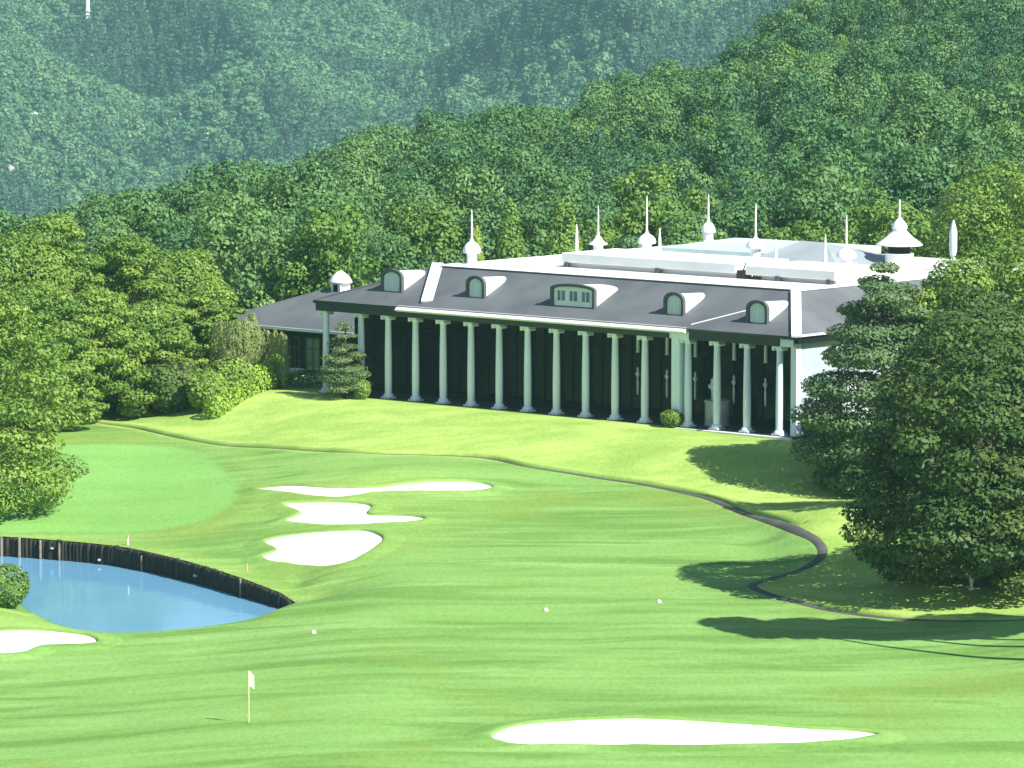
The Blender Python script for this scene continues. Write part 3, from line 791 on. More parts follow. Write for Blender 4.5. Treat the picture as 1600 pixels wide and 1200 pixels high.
# ------------------------------------------------------------------ foliage
def cards(P, Nn, size, aspect, rg, fold=.18, droop=0.0):
    n = len(P)
    Nn = Nn / (np.linalg.norm(Nn, axis=1)[:, None] + 1e-9)
    T = rg.normal(size=(n, 3)); T[:, 2] -= droop
    T -= Nn * np.sum(T * Nn, 1)[:, None]; T /= np.linalg.norm(T, axis=1)[:, None] + 1e-9
    B = np.cross(Nn, T)
    sz = (size * rg.uniform(.6, 1.35, n))[:, None]
    l = sz * .5; w = sz * .5 * aspect
    V = np.stack([P - T * l, P + B * w - Nn * sz * fold, P + T * l - Nn * sz * fold * .6, P - B * w - Nn * sz * fold], 1).reshape(-1, 3)
    return V, np.arange(4 * n).reshape(n, 4)
def lobe_leaves(lobes, n, rg, spread=.55, up=.25, inner=.35):
    """Points and normals on the shells of ellipsoid lobes, those buried in other lobes dropped."""
    L = np.array(lobes, float)
    area = (L[:, 3] * L[:, 4] + L[:, 4] * L[:, 5] + L[:, 3] * L[:, 5]); area /= area.sum()
    which = rg.choice(len(L), int(n * 1.5), p=area)
    d = rg.normal(size=(len(which), 3)); d /= np.linalg.norm(d, axis=1)[:, None]
    rr = 1 - inner * rg.random(len(which)) ** 2.2 + rg.normal(0, .035, len(which))
    ab = L[which, 3:6]; P = L[which, :3] + d * ab * rr[:, None]
    nn = d / ab; nn /= np.linalg.norm(nn, axis=1)[:, None]
    keep = np.ones(len(P), bool)
    for j in range(len(L)):
        q = (P - L[j, :3]) / L[j, 3:6]
        keep &= ~((np.sum(q * q, 1) < .80) & (which != j))
    keep &= P[:, 2] > 0.04
    P, nn, which = P[keep][:n], nn[keep][:n], which[keep][:n]
    nn = nn + spread * rg.normal(size=nn.shape); nn[:, 2] += up
    lt = rg.random(len(L))
    return P, nn, np.clip(.65 * lt[which] + .35 * rg.random(len(P)), 0, 1)
def leaf_mesh(name, lobes, n, size, mat, rg, aspect=.7, **kw):
    droop = kw.pop('droop', 0.0); fold = kw.pop('fold', .18)
    P, nn, tint = lobe_leaves(lobes, n, rg, **kw)
    V, Q = cards(P, nn, size, aspect, rg, fold, droop)
    me = arrays(name, V, Q)
    a = me.attributes.new('tint', 'FLOAT', 'FACE'); a.data.foreach_set('value', tint.astype(np.float32))
    me.materials.append(M[mat]); return me
def round_lobes(rg, h, r, base=.28, n=20, lob=.42, flat=.8):
    """A broadleaf crown: lobes over an egg-shaped envelope."""
    cz = h * (base + 1) / 2; hz = h * (1 - base) / 2
    L = [(0, 0, cz, r * .52, r * .52, hz * .66)]
    for i in range(n):
        a = i * 2.399 + rg.random(); t = -0.75 + 1.72 * (i + .5) / n
        q = math.sqrt(max(0, 1 - t * t * .92)) * (1.0 if t < .2 else .95)
        rr = r * lob * rg.uniform(.6, 1.4)
        L.append((math.cos(a) * (r * q - rr * .45), math.sin(a) * (r * q - rr * .45), cz + t * (hz - rr * .3), rr, rr, rr * flat * rg.uniform(.75, 1.1)))
    return L
def cone_lobes(rg, h, r, base=.1, tiers=9):
    L = []
    for i in range(tiers):
        f = i / (tiers - 1); z = h * (base + (1 - base) * f * .96); rad = r * (1 - f) ** .7 + .16 * r
        k = max(1, int(round(7 * (1 - f) + 1)))
        for j in range(k):
            a = 2 * math.pi * (j + rg.random() * .5) / k + i
            q = rad * .62 if k > 1 else 0
            s_ = rad * (.52 if k > 1 else 1.15) * rg.uniform(.85, 1.2)
            L.append((q * math.cos(a), q * math.sin(a), z + rg.normal(0, .02) * h, s_, s_, max(s_ * .75, h * .055)))
    return L
def trunk_mesh(rg, h, r, limbs=4, top=.75, lean=0.0):
    mb = MB()
    p = [(lean * h * f * f, .03 * h * math.sin(3 * f), h * top * f - .3 * (f == 0)) for f in np.linspace(0, 1, 6)]
    mb.tube(p, [r * 1.25] + [r * (1 - .75 * f) for f in np.linspace(.1, 1, 5)], 8)
    for i in range(limbs):
        f = .3 + .5 * i / max(1, limbs); a = i * 2.4 + rg.random(); z0 = h * top * f; L = h * .26 * (1.2 - f)
        x0 = lean * h * f * f; y0 = .03 * h * math.sin(3 * f)
        mb.tube([(x0, y0, z0), (x0 + math.cos(a) * L * .5, y0 + math.sin(a) * L * .5, z0 + L * .35), (x0 + math.cos(a) * L, y0 + math.sin(a) * L, z0 + L * .8)], [r * .45, r * .3, r * .12], 6)
    me = mb.mesh('trunk', True); me.materials.append(M['bark']); return me
def tree(name, loc, label, cat, trunk, crown, group=None, rz=0.0, sc_=(1, 1, 1), sub='crown'):
    e = empty(name, loc, rz); e.scale = sc_
    tag(e, label, cat, group)
    if trunk is not None: link('trunk', trunk, None, e)
    link(sub, crown, None, e)
    return e

# ---- named trees and shrubs around the course
def z_at(x, y): return Z1(x, y)
rg = np.random.default_rng(21)
def place(u, y):
    x = on_ray(u, y); return (x, y, z_at(x, y))
def height_for(v_top, y):
    return HC + y * ray(800, v_top)[2] / ray(800, v_top)[1]

def spray_lobes(rg, h, r, base=.1, n=60, flat=.3):
    """Crown of overlapping flattened sprays."""
    L = []
    cz = h * (base + 1) / 2; hz = h * (1 - base) / 2
    L.append((0, 0, cz * .95, r * .48, r * .48, hz * .75))
    for i in range(n):
        a = i * 2.399 + rg.random() * .4; t = -0.95 + 1.9 * (i + .5) / n
        q = (1 - max(0, t) ** 2.0 * .8) * (1 - max(0, -t - .6) * .5) if t < .92 else .3
        q *= rg.uniform(.78, 1.08)
        rr = r * .32 * rg.uniform(.65, 1.3)
        L.append((math.cos(a) * (r * q - rr * .6), math.sin(a) * (r * q - rr * .6), cz + t * hz * .97, rr, rr, rr * flat * rg.uniform(.8, 1.3)))
    return L
def pad_lobes(rg, h, r, tiers):
    """Layered pine: flat pads on separate branches."""
    L = []
    for f, rad, k in tiers:
        for j in range(k):
            a = 2 * math.pi * j / k + f * 9 + rg.random() * .5
            q = r * rad * .6 if k > 1 else 0
            s_ = r * rad * (.55 if k > 1 else .9) * rg.uniform(.85, 1.15)
            L.append((q * math.cos(a), q * math.sin(a), h * f + rg.normal(0, .02) * h, s_, s_, max(.15, s_ * .36)))
    return L

# right-hand side
p = ground(1530, 915); hh = height_for(488, p[1]) - p[2]
tree('broadleaf_tree', tuple(p), 'big dark leafy tree on the knoll at the right edge', 'tree', trunk_mesh(rg, hh, .34, 6, .8), leaf_mesh('crown', [(0, 0, hh * .5, 4.0, 4.0, hh * .44)] + spray_lobes(rg, hh, 6.1, .0, 95, .42), 70000, .29, 'leaf_big', rg, .62, spread=.4, up=.7, inner=.5, droop=.6), sub='crown')
y = 262.5; p = place(1380, y); hh = height_for(408, y) - p[2]
tree('pine_tree', p, 'layered pine with open branches in front of the clubhouse\'s right end', 'tree', trunk_mesh(rg, hh, .22, 6, .92), leaf_mesh('crown', pad_lobes(rg, hh, 4.5, [(.07, .80, 6), (.20, 1.0, 8), (.33, 1.0, 8), (.46, .92, 7), (.59, .82, 6), (.71, .70, 5), (.82, .58, 4), (.91, .42, 3), (.98, .26, 1)]), 60000, .27, 'leaf_pine', rg, .5, spread=.5, up=.6, inner=.7))
y = 317; p = place(1590, y); hh = height_for(268, y) - p[2]
tree('broadleaf_tree', p, 'tall yellow-green tree rising behind the big dark tree', 'tree', trunk_mesh(rg, hh, .3, 5), leaf_mesh('crown', round_lobes(rg, hh, 6.0, .2, 44, .34), 40000, .25, 'leaf_mid', rg, .7, inner=.45))
y = 264; p = place(1496, y); hh = height_for(404, y) - p[2]
tree('broadleaf_tree', p, 'mid-green tree between the layered pine and the tall yellow-green tree', 'tree', trunk_mesh(rg, hh, .25, 5), leaf_mesh('crown', spray_lobes(rg, hh, 4.0, .04, 70, .5), 34000, .24, 'leaf_mid', rg, .65, up=.5, inner=.45))
y = 247; p = place(1520, y); hh = height_for(446, y) - p[2]
tree('broadleaf_tree', p, 'dark bushy tree directly behind the big dark tree on the knoll', 'tree', trunk_mesh(rg, hh, .2, 4), leaf_mesh('crown', spray_lobes(rg, hh, 4.6, .0, 60, .5), 34000, .27, 'leaf_big', rg, .65, up=.5, inner=.45))
y = 267; p = place(1575, y); hh = height_for(384, y) - p[2]
tree('broadleaf_tree', p, 'bright green tree to the right of the pale blue roof spike', 'tree', trunk_mesh(rg, hh, .3, 5), leaf_mesh('crown', round_lobes(rg, hh, 4.9, .04, 40, .34), 36000, .25, 'leaf_mid', rg, .7, inner=.45, up=.4))
y = 247; p = place(1650, y); hh = height_for(470, y) - p[2]
tree('broadleaf_tree', p, 'tall leafy tree at the right edge behind the big dark tree', 'tree', trunk_mesh(rg, hh, .3, 5), leaf_mesh('crown', round_lobes(rg, hh, 4.6, .04, 34, .36), 26000, .27, 'leaf_big', rg, .7, inner=.45))
for u_, y_, hh, lab in ((1745, 205.5, 20.0, 'leftmost tall bare-trunked pine beyond the right edge of the view'), (1835, 206, 19.0, 'second tall bare-trunked pine beyond the right edge of the view'), (1925, 205.5, 19.5, 'third tall bare-trunked pine beyond the right edge of the view'), (2015, 205.5, 19.0, 'fourth tall bare-trunked pine beyond the right edge of the view'), (2110, 206.0, 19.5, 'fifth and rightmost tall bare-trunked pine beyond the right edge of the view')):
    p = place(u_, y_)
    L = []
    for f in (.82, .88, .94, .98):
        for j in range(4 if f < .95 else 1):
            a = j * 1.57 + f * 20; q = 1.3 * (1.25 - f) * 2 if f < .95 else 0
            L.append((math.cos(a) * q, math.sin(a) * q, hh * f, 1.15, 1.15, .7))
    tree('pine_tree', p, lab, 'tree', trunk_mesh(rg, hh, .22, 0, .95), leaf_mesh('crown', L, 5000, .40, 'leaf_pine', rg, .7, inner=.7), 'tall pines beyond the right edge')
p = place(1690, 231); hh = height_for(560, 231) - p[2]  # out-of-frame tree, added to extend the shadow on the bank
tree('broadleaf_tree', p, 'leafy tree added just beyond the right edge to extend the shadow of the big dark tree', 'tree', trunk_mesh(rg, hh, .3, 5), leaf_mesh('crown', round_lobes(rg, hh, 4.2, .05, 30, .36), 12000, .36, 'leaf_big', rg, .7, inner=.45))

def bush(u, v, w, h, label, mat='leaf_mid', n=2600, size=.16, name='shrub', flatten=.8, y=None):
    p = ground(u, v) if y is None else np.array(place(u, y))
    L = [(0, 0, h * .48, w * .46, w * .46, h * .5)]
    for i in range(12):
        a = i * 2.4; t = rg.uniform(-.3, .7)
        L.append((math.cos(a) * w * .26, math.sin(a) * w * .26, h * (.5 + .28 * t), w * .22, w * .22, h * .24))
    tr = MB().tube([(0, 0, -.1), (.02, 0, h * .45)], [.05, .03], 6).tube([(0, 0, .05), (.12, .05, h * .5)], [.035, .02], 6).mesh('stem', True); tr.materials.append(M['bark'])
    e = empty(name, tuple(p)); tag(e, label, 'shrub')
    link('stem', tr, None, e)
    link('foliage', leaf_mesh('foliage', L, n, size, mat, rg, .65, inner=.3, spread=.4), None, e)
bush(1050, 668, 1.55, 1.15, 'small round bush at the foot of the clubhouse columns', 'leaf_mid')
bush(1268, 684, 1.9, 1.45, 'clipped yellow-green bush by the clubhouse\'s white end wall', 'leaf_yellow', 3000)
bush(1318, 690, 2.4, 1.7, 'darker clipped bush under the layered pine', 'leaf_mid', 3600)
bush(12, 950, 2.4, 2.35, 'round green bush at the left edge of the pond', 'leaf_mid', 5000, .17)
bush(1590, 918, 2.2, 1.6, 'pale spiky bush at the foot of the big dark tree', 'leaf_hedge', 2600, .2)

# left-hand side
y = 262; p = place(-58, y); hh = height_for(440, y) - p[2]
tree('broadleaf_tree', p, 'tree at the left edge with low branches hanging over the green', 'tree', trunk_mesh(rg, hh, .3, 6), leaf_mesh('crown', spray_lobes(rg, hh, 6.4, .03, 66, .34), 40000, .26, 'leaf_mid', rg, .62, spread=.45, up=.6, inner=.5, droop=.5))
left = [  # u, depth, v_top, radius, kind, material, leaves, label, name
    (85, 306, 333, 3.9, 's', 'leaf_mid', 16000, 'tallest tree of the left grove, standing against the blue mountain', 'broadleaf_tree'),
    (10, 300, 372, 4.6, 'r', 'leaf_mid', 16000, 'bushy tree at the left edge of the grove', 'broadleaf_tree'),
    (200, 309, 366, 3.6, 's', 'leaf_mid', 14000, 'second-tallest tree of the left grove, right of the tallest', 'broadleaf_tree'),
    (270, 318, 392, 3.6, 'r', 'leaf_mid', 12000, 'mid-green tree behind the grove, left of the wing roof', 'broadleaf_tree'),
    (60, 294, 440, 3.9, 's', 'leaf_mid', 14000, 'spreading tree in the front of the left grove above the hanging branches', 'broadleaf_tree'),
    (150, 299, 455, 3.6, 's', 'leaf_mid', 13000, 'spreading tree at the middle of the left grove', 'broadleaf_tree'),
    (235, 303, 470, 3.6, 's', 'leaf_mid', 13000, 'layered tree in the grove left of the weeping tree', 'broadleaf_tree'),
    (322, 311, 448, 3.0, 's', 'leaf_mid', 12000, 'round tree behind the weeping tree', 'broadleaf_tree'),
]
for u, y, vt, r, kd, mt, nl, lab, nm in left:
    p = place(u, y); hh = height_for(vt, y) - p[2]
    lob = round_lobes(rg, hh, r, .10, 30, .38) if kd == 'r' else spray_lobes(rg, hh, r, .05, 46, .40)
    tree(nm, p, lab, 'tree', trunk_mesh(rg, hh, .24, 5), leaf_mesh('crown', lob, int(nl * 2.1), .24, mt, rg, .68, inner=.4, up=.35, spread=.42))
# low dark broad-leaved shrubs along the lawn edge
for u, v, w, h, lab in ((140, 640, 4.0, 3.0, 'dark low shrub left of the grove\'s pale big-leaved shrub'), (205, 641, 3.6, 3.3, 'big-leaved pale green shrub at the front of the left grove'), (268, 644, 4.0, 3.4, 'dark big-leaved shrub between the pale shrub and the bright hedge'), (325, 640, 3.0, 2.6, 'leafy shrub at the left end of the bright hedge'), (362, 622, 3.2, 2.8, 'leafy shrub between the weeping tree and the bright hedge')):
    bush(u, v, w, h, lab, 'leaf_big' if u in (140, 268) else 'leaf_mid', 5200, .30 if u > 150 else .26)
# weeping tree
p = place(380, 303); hh = height_for(486, 303) - p[2]
L = [(0, 0, hh * .60, 1.5, 1.5, hh * .30)]
for i in range(80):
    a = i * 2.399; q = .5 + 2.3 * ((i * .618) % 1) ** .7; w_s = rg.uniform(.26, .46)
    top = hh * (.97 - .035 * q * q) + rg.normal(0, .12); ln = hh * rg.uniform(.20, .34) * (.6 + .24 * q)
    L.append((math.cos(a) * q, math.sin(a) * q, top - ln, w_s, w_s, ln))
tree('weeping_tree', p, 'grey-green weeping tree beside the clubhouse wing', 'tree', trunk_mesh(rg, hh, .16, 4, .8), leaf_mesh('crown', L, 26000, .20, 'leaf_weep', rg, .3, spread=.3, inner=.4, droop=3.5, up=.05))
# bright hedge: one long clipped hedge
A, B = ground(335, 652), ground(428, 606)
e = empty('hedge', tuple((A + B) / 2)); tag(e, 'bright yellow-green hedge running up to the clubhouse wing', 'hedge')
L = []
for f in np.linspace(0, 1, 11):
    q = A * (1 - f) + B * f - (A + B) / 2
    L.append((q[0], q[1], q[2] + .55 + .35 * f, .8 + .35 * f, .9, .75 + .55 * f))
    L.append((q[0] + .3 * math.sin(9 * f), q[1], q[2] + .95 + .6 * f, .6, .7, .5 + .3 * f))
V, Q = None, None
rgh = np.random.default_rng(5)
P, nn, tint = lobe_leaves([(a, b2, c + 5, d, e2, f2) for a, b2, c, d, e2, f2 in L], 7000, rgh, .4, .3, .3)
P[:, 2] -= 5
V, Q = cards(P, nn, .2, .7, rgh)
me = arrays('foliage', V, Q); a = me.attributes.new('tint', 'FLOAT', 'FACE'); a.data.foreach_set('value', tint.astype(np.float32)); me.materials.append(M['leaf_hedge'])
link('foliage', me, None, e)
mb = MB()
for f in np.linspace(.05, .95, 8):
    q = A * (1 - f) + B * f - (A + B) / 2; mb.tube([(q[0], q[1], q[2] - .1), (q[0] + .05, q[1], q[2] + .8)], [.05, .02], 6)
mb.build('stem', 'bark', e)
# cloud-pruned pine in front of the colonnade's left end
p = ground(538, 622); hh = height_for(492, p[1]) - p[2]
tree('pine_tree', tuple(p), 'cloud-pruned pine in front of the colonnade\'s left end', 'tree', trunk_mesh(rg, hh, .14, 5, .9, .02), leaf_mesh('crown', pad_lobes(rg, hh, 1.75, [(.16, .95, 5), (.27, 1.0, 6), (.38, .85, 5), (.50, .8, 5), (.62, .62, 4), (.73, .5, 3), (.83, .4, 3), (.93, .25, 1)]), 14000, .14, 'leaf_pine', rg, .5, spread=.45, up=.6, inner=.7))
bush(566, 624, 1.2, 1.35, 'small rounded shrub right of the cloud-pruned pine', 'leaf_mid', 2200, .13)
bush(478, 600, 3.2, 1.25, 'dark clipped shrub in the shade of the clubhouse wing', 'leaf_dark', 3000, .16, y=304)

# stone bowl planter by the wing
p = place(452, 305)
e = empty('stone_planter', p); tag(e, 'large grey stone bowl on a short foot beside the clubhouse wing', 'planter')
MB().lathe([(.45, -.05), (.45, .1), (.25, .2), (.22, .45), (.35, .55)], 16).build('foot', 'stone', e, True)
MB().lathe([(.3, .55), (.75, .75), (1.05, 1.05), (1.12, 1.2), (1.05, 1.22), (.9, 1.1), (.2, .95)], 20).build('bowl', 'stone', e, True)
# drum planter on the porch, topped by a lamp reflection built solid
w0 = bworld(26.45, 1.6, 0)
e = empty('porch_planter', tuple(w0), BROT); tag(e, 'grey drum planter with a lamp reflection built as a white solid between the right-hand porch columns', 'planter')
MB().lathe([(.78, 0), (.80, .08), (.76, .14), (.76, 1.45), (.82, 1.5), (.82, 1.6), (.7, 1.6)], 24).build('drum', 'stone', e, True)
MB().lathe([(.16, 1.6), (.12, 1.75), (.14, 2.2), (.30, 2.35), (.34, 2.5), (.18, 2.62), (.14, 2.75), (.17, 2.85), (.04, 2.98)], 14, (-.3, 0, 0)).build('lamp_reflection', 'column', e, True)

# ------------------------------------------------------------------ small things on the course
p = ground(389, 1130)
e = empty('golf_flag', tuple(p)); tag(e, 'white golf flag on a pale yellow pin in the left foreground', 'golf flag')
pole_h = 2.35
MB().lathe([(.022, -.15), (.020, pole_h * .6), (.016, pole_h)], 8).build('pin', 'pole_yellow', e, True)
nn_ = 9; V = []; Fc = []
for i in range(nn_):
    x = .24 * i / (nn_ - 1); yy = .03 * math.sin(5.2 * i / (nn_ - 1)); sag = .22 * (i / (nn_ - 1)) ** 1.4
    for t_ in (0, 1):
        V += [(x, yy - .006 + .012 * t_, pole_h - .02 - sag), (x, yy - .006 + .012 * t_, pole_h - .70 - sag * .6)]
for i in range(nn_ - 1):
    a = i * 4; b2 = a + 4
    Fc += [(a, b2, b2 + 1, a + 1), (a + 2, a + 3, b2 + 3, b2 + 2), (a, a + 2, b2 + 2, b2), (a + 1, b2 + 1, b2 + 3, a + 3)]
Fc += [(0, 1, 3, 2), (4 * nn_ - 4, 4 * nn_ - 2, 4 * nn_ - 1, 4 * nn_ - 3)]
MB().add(V, Fc).build('flag', 'flag_white', e, True)
MB().lathe([(.09, 0), (.09, .012), (.075, .012), (.07, .004)], 16).build('cup_rim', 'soil', e, True)
for u, v, lab in ((853, 955, 'white dome marker on the middle of the fairway'), (1030, 942, 'white dome marker nearest the tree knoll on the fairway'), (490, 990, 'white dome marker on the fairway below the pond\'s right tip')):
    p = ground(u, v); e = empty('fairway_marker', tuple(p)); tag(e, lab, 'marker', 'white fairway markers')
    MB().lathe([(.11, -.02), (.12, .02), (.115, .07), (.08, .125), (.03, .15), (.01, .155)], 16).build('dome', 'white', e, True)
    MB().lathe([(.14, -.02), (.14, .018), (.125, .022)], 16).build('base_ring', 'stone', e, True)
def stake(u, v, h, r, mat, lab, capm=None):
    p = ground(u, v); e = empty('marker_stake', tuple(p)); tag(e, lab, 'stake')
    MB().lathe([(r, -.1), (r, h * .72)], 8).build('post', mat, e, True)
    MB().lathe([(r * 1.25, h * .72), (r * 1.25, h * .96), (r * .6, h)], 8).build('cap', capm or mat, e, True)
stake(200, 853, .55, .05, 'flag_white', 'short stake with an orange cap at the edge of the green above the pond', 'orange')
stake(386, 893, .42, .035, 'orange', 'thin orange stake on the bank at the right part of the pond wall')
stake(1514, 950, .36, .035, 'timber', 'small dark stake on the sunlit grass below the big dark tree')
# small white stone lantern by the big tree
p = ground(1518, 922)
e = empty('stone_lantern', tuple(p)); tag(e, 'small white stone lantern at the foot of the big dark tree', 'lantern')
MB().lathe([(.16, -.05), (.16, .06), (.08, .12), (.08, .32), (.15, .36)], 8).build('pedestal', 'white', e, True)
MB().lathe([(.13, .36), (.13, .56)], 8).build('light_box', 'white', e)
MB().lathe([(.22, .56), (.2, .6), (.08, .72), (.05, .78), (.06, .82), (.01, .88)], 8).build('cap', 'white', e, True)

# ------------------------------------------------------------------ wood on the slope behind the clubhouse
rw = np.random.default_rng(33)
kinds = []
for i in range(6):
    h, r = 8.6 + rw.random() * 1.2, 2.75 + .5 * rw.random()
    kinds.append(('broadleaf_tree', 'leaf_wood', trunk_mesh(rw, h, .17, 3, .5), leaf_mesh('crown', round_lobes(rw, h, r, .06, 20, .38), 6000, .29, 'leaf_wood', rw, .72, inner=.35, spread=.42)))
for i in range(4):
    h, r = 8.9 + rw.random() * 1.2, 2.5 + .4 * rw.random()
    kinds.append(('conifer_tree', 'leaf_dark', trunk_mesh(rw, h, .17, 2, .6), leaf_mesh('crown', cone_lobes(rw, h, r, .04, 9), 5600, .28, 'leaf_dark', rw, .6, up=.1, spread=.42, inner=.3)))
for i in range(3):
    h, r = 7.6 + rw.random() * 1.0, 2.6 + .4 * rw.random()
    kinds.append(('broadleaf_tree', 'leaf_yellow', trunk_mesh(rw, h, .15, 3, .5), leaf_mesh('crown', round_lobes(rw, h, r, .06, 20, .38), 5600, .28, 'leaf_yellow', rw, .72, inner=.35, spread=.42)))
cand = []
sp = 5.0
for yy in np.arange(331, 690, sp * .95):
    for xx in np.arange(-75, 110, sp):
        x = xx + rw.uniform(-.42, .42) * sp; y = yy + rw.uniform(-.42, .42) * sp
        u = 800 + F * x / y
        if not -140 < u < 1760: continue
        q = np.array([x, y, 0]) - BL; s_, d_ = q @ E1, q @ INN
        if -25 < s_ < 37 and -2 < d_ < 39.5: continue
        rd = np.interp(u, RIDGE_U, RIDGE_D)
        if y > rd + 14: continue
        if 372 < y < 500 and abs(u - (985 + (y - 380) * .7)) < 26: continue      # dark gully through the wood
        cand.append((x, y, u, d_, s_))
C_ = np.array(cand); zc = Z(C_[:, 0], C_[:, 1])
vis_top = 600 - F * ((C_[:, 1] * math.sin(PITCH) + (zc + 8 - HC) * math.cos(PITCH)) / (C_[:, 1] * math.cos(PITCH) - (zc + 8 - HC) * math.sin(PITCH)))
order = np.argsort(C_[:, 1])
spec = vnoise(C_[:, 0] / 17 + 5, C_[:, 1] / 30 + 2)
named = 0
rest = {k: [] for k in range(len(kinds))}
LAB = {'leaf_wood': ('green round-crowned tree of the wood on the slope behind the clubhouse', 'round-crowned trees of the hillside wood'),
       'leaf_dark': ('dark pointed conifer of the wood on the slope behind the clubhouse', 'conifers of the hillside wood'),
       'leaf_yellow': ('light yellow-green tree along the foot of the wood behind the clubhouse', 'yellow-green trees at the foot of the wood')}
cnt = {k: 0 for k in LAB}
for i in order:
    x, y, u, d_, s_ = C_[i]
    foot = sstep(395, 345, y)
    pr_ = rw.random()
    if pr_ < .02 + .55 * foot * (.25 + .75 * sstep(560, 800, u)) and u > 250: k = 10 + int(rw.integers(3))
    elif (spec[i] > .56 and rw.random() < .75) or (u > 1050 and y > 420 and rw.random() < .5): k = 6 + int(rw.integers(4))
    else: k = int(rw.integers(6))
    nm, mt, tr, cr = kinds[k]
    s3 = rw.uniform(.72, 1.28)
    loc = (x, y, zc[i] - .15)
    rot = rw.random() * 6.28
    inview = 0 < u < 1600 and vis_top[i] > -40 and not (u < 330 and y < 430)
    if cnt[mt] < 110 and inview:
        lab, grp = LAB[mt]
        tree(nm, loc, lab, 'tree', tr, cr, grp, rot, (s3, s3, s3 * rw.uniform(.9, 1.15)))
        cnt[mt] += 1
    else:
        rest[k].append((loc, rot, s3))

# clipped conical trees right behind the roof
for u, vt, y, r, lab in ((797, 322, 333, 1.55, 'clipped conical tree behind the flat roof, left of its twin'), (880, 318, 336, 2.2, 'clipped conical tree behind the flat roof, right of its twin'), (1030, 330, 340, 1.6, 'clipped rounded tree behind the middle roof finial'), (742, 352, 330, .8, 'small columnar tree next to the leftmost roof finial')):
    x = on_ray(u, y); p = (x, y, z_at(x, y)); hh = height_for(vt, y) - p[2]
    if u == 742: L = [(0, 0, hh * .5, r, r, hh * .5)]
    else: L = [(0, 0, hh * f, r * 1.2 * (1 - f) ** .55 + .1, r * 1.2 * (1 - f) ** .55 + .1, hh * .16) for f in np.linspace(.12, .9, 9)]
    tree('clipped_tree', p, lab, 'tree', trunk_mesh(rw, hh, .14, 2), leaf_mesh('crown', L, 6000, .26, 'leaf_yellow' if u != 742 else 'leaf_mid', rw, .7, inner=.2, spread=.35))

# ------------------------------------------------------------------ stuff: rest of the wood and the far forest, scattered with geometry nodes
def scatter(name, meshes, pts, label):
    """One object: instances of the given crown meshes on points (rot, scale, pick as point attributes)."""
    P = np.array([p[0] for p in pts], np.float32)
    me = bpy.data.meshes.new(name); me.vertices.add(len(P)); me.vertices.foreach_set('co', P.ravel())
    for key, typ, vals, fld in (('rz', 'FLOAT', [p[1] for p in pts], 'value'), ('sc', 'FLOAT', [p[2] for p in pts], 'value'), ('pick', 'INT', [p[3] for p in pts], 'value')):
        a = me.attributes.new(key, typ, 'POINT'); a.data.foreach_set(fld, np.array(vals, np.float32 if typ == 'FLOAT' else np.int32))
    me.update()
    o = link(name, me)
    col = bpy.data.collections.new(name + '_sources')
    for i, s_ in enumerate(meshes):
        so = bpy.data.objects.new('%s_source_%02d' % (name, i), s_); col.objects.link(so)
    ng = bpy.data.node_groups.new(name, 'GeometryNodeTree')
    ng.interface.new_socket('Geometry', in_out='INPUT', socket_type='NodeSocketGeometry')
    ng.interface.new_socket('Geometry', in_out='OUTPUT', socket_type='NodeSocketGeometry')
    gi, go = ng.nodes.new('NodeGroupInput'), ng.nodes.new('NodeGroupOutput')
    ci = ng.nodes.new('GeometryNodeCollectionInfo'); ci.inputs['Collection'].default_value = col
    ci.inputs['Separate Children'].default_value = True; ci.inputs['Reset Children'].default_value = True
    ip = ng.nodes.new('GeometryNodeInstanceOnPoints'); ip.inputs['Pick Instance'].default_value = True
    def na(key, typ):
        n = ng.nodes.new('GeometryNodeInputNamedAttribute'); n.data_type = typ; n.inputs[0].default_value = key; return n.outputs[0]
    cx = ng.nodes.new('ShaderNodeCombineXYZ'); ng.links.new(na('rz', 'FLOAT'), cx.inputs[2])
    ng.links.new(gi.outputs[0], ip.inputs['Points']); ng.links.new(ci.outputs[0], ip.inputs['Instance'])
    ng.links.new(na('pick', 'INT'), ip.inputs['Instance Index'])
    e2r = ng.nodes.new('FunctionNodeEulerToRotation'); ng.links.new(cx.outputs[0], e2r.inputs[0]); ng.links.new(e2r.outputs[0], ip.inputs['Rotation'])
    ng.links.new(na('sc', 'FLOAT'), ip.inputs['Scale'])
    ng.links.new(ip.outputs[0], go.inputs[0])
    md = o.modifiers.new('scatter', 'NODES'); md.node_group = ng
    tag(o, label, kind='stuff')
    return o
pts = [(l_, r_, s3, k) for k, v in rest.items() for (l_, r_, s3) in v]
if pts: scatter('hillside_wood', [k[3] for k in kinds], pts, 'dense green wood covering the upper slope behind the clubhouse')
# far mountain forest
rf = np.random.default_rng(44)
far_meshes = []
for i in range(6):
    h, r = 8.5 + 3 * rf.random(), 4.0 + 1.2 * rf.random()
    L = round_lobes(rf, h, r, .02, 12, .45) if i < 4 else cone_lobes(rf, h * 1.1, r * .72, .03, 6)
    far_meshes.append(leaf_mesh('far_crown', L, 330, 1.5, 'leaf_far' if i < 4 else 'leaf_far_dark', rf, .8, inner=.25, spread=.28))
pts = []
for yy in np.arange(2300, 4150, 7.4):
    half = yy * 800 / F * 1.12 + 10
    xs = np.arange(-half, half, 7.4); xs = xs + rf.uniform(-3, 3, len(xs)); ys = yy + rf.uniform(-3, 3, len(xs))
    zz = Z(xs, ys)
    vv = VH + (HC - zz - 8) / ys * F
    for x, y, z, v_ in zip(xs, ys, zz, vv):
        if -60 < v_ < 460: pts.append(((x, y, z - .3), rf.random() * 6.28, rf.uniform(.65, 1.5), int(4 + rf.integers(2)) if rf.random() < sstep(.44, .66, vnoise(x / 120 + 3, (y + x * .5) / 75 + 1)) else int(rf.integers(4))))
print('far trees', len(pts), 'rest', sum(len(v) for v in rest.values()), cnt)
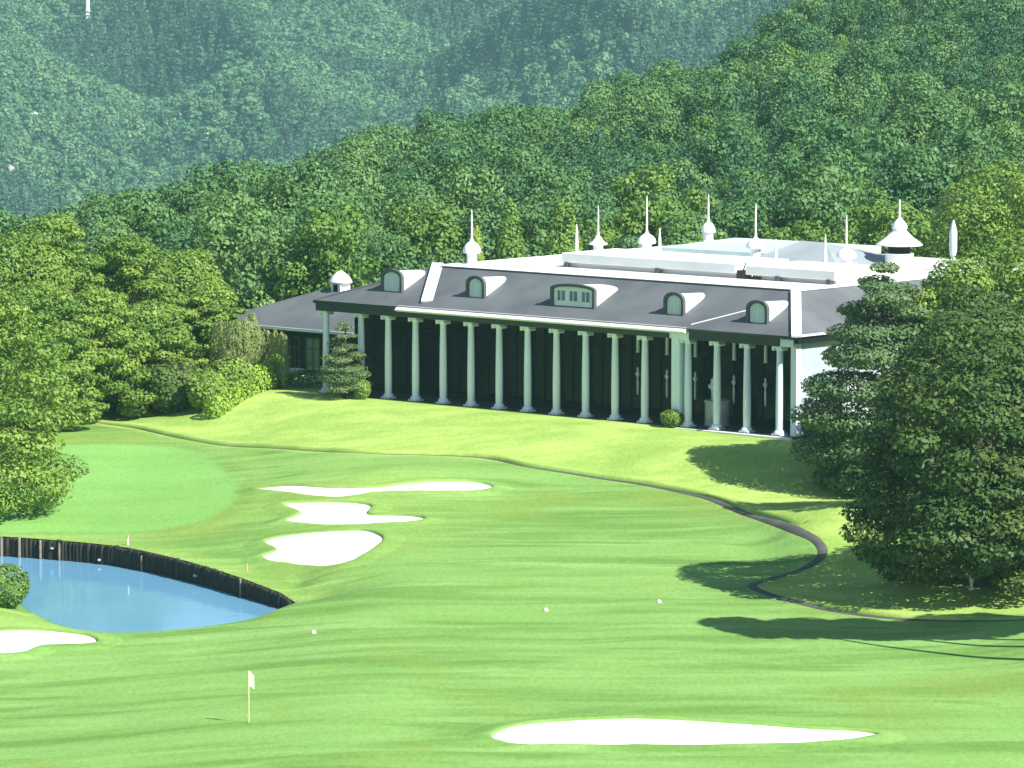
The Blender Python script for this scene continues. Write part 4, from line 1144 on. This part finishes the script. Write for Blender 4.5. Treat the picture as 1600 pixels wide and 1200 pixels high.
scatter('far_forest', far_meshes, pts, 'hazy blue-green forest covering the far mountain')

# white mast and pale rock faces on the mountain
def far_pt(u, v):
    d = ray(u, v); ys = np.arange(2300, 4500, 2.0); t_ = ys / d[1]
    g_ = Z(d[0] * t_, ys); i = int(np.argmax(g_ + 7 > HC + d[2] * t_)); return np.array([d[0] * t_[i], ys[i], g_[i]])
p = far_pt(137, 24)
e = empty('mountain_mast', tuple(p)); tag(e, 'white mast standing on the far mountain at the top left', 'mast')
MB().lathe([(1.7, -2), (1.7, 10), (1.4, 11), (1.3, 34), (1.0, 60)], 12).build('shaft', 'white', e, True)
MB().lathe([(2.6, 52), (2.6, 53.5), (1.4, 54)], 12).build('platform', 'white', e, True)
for u, v, r, lab in ((50, 178, 3.4, 'pale rock face among trees at the left of the mountain'), (212, 174, 2.6, 'small pale rock face right of the larger one on the mountain'), (14, 262, 2.8, 'white rock face at the left edge of the mountain')):
    p = far_pt(u, v)
    bm = bmesh.new(); bmesh.ops.create_icosphere(bm, subdivisions=3, radius=r)
    for vv in bm.verts:
        q = vv.co.copy(); k = 1 + .5 * (float(vnoise(np.array(q.x * .4 + 9), np.array(q.z * .5 + q.y * .3))) - .5); vv.co = Vector((q.x * 1.3 * k, q.y * k, q.z * .8 * k + 5.5))
    me = bpy.data.meshes.new('rock_outcrop'); bm.to_mesh(me); bm.free()
    tag(link('rock_outcrop', me, 'rock', None, tuple(p)), lab, 'rock')

# ------------------------------------------------------------------ haze
m = bpy.data.materials.new('haze'); m.use_nodes = True; t = m.node_tree; t.nodes.clear()
out = t.nodes.new('ShaderNodeOutputMaterial'); pv = t.nodes.new('ShaderNodeVolumePrincipled')
pv.inputs['Color'].default_value = (0.42, 0.80, 0.90, 1); pv.inputs['Density'].default_value = 0.00008; pv.inputs['Anisotropy'].default_value = 0.0
t.links.new(pv.outputs[0], out.inputs['Volume'])
hz = MB().box(-4400, 4400, -350, 8200, -330, 420).build('haze', m)
tag(hz, kind='stuff'); hz['label'] = 'thin blue summer haze over the valley'
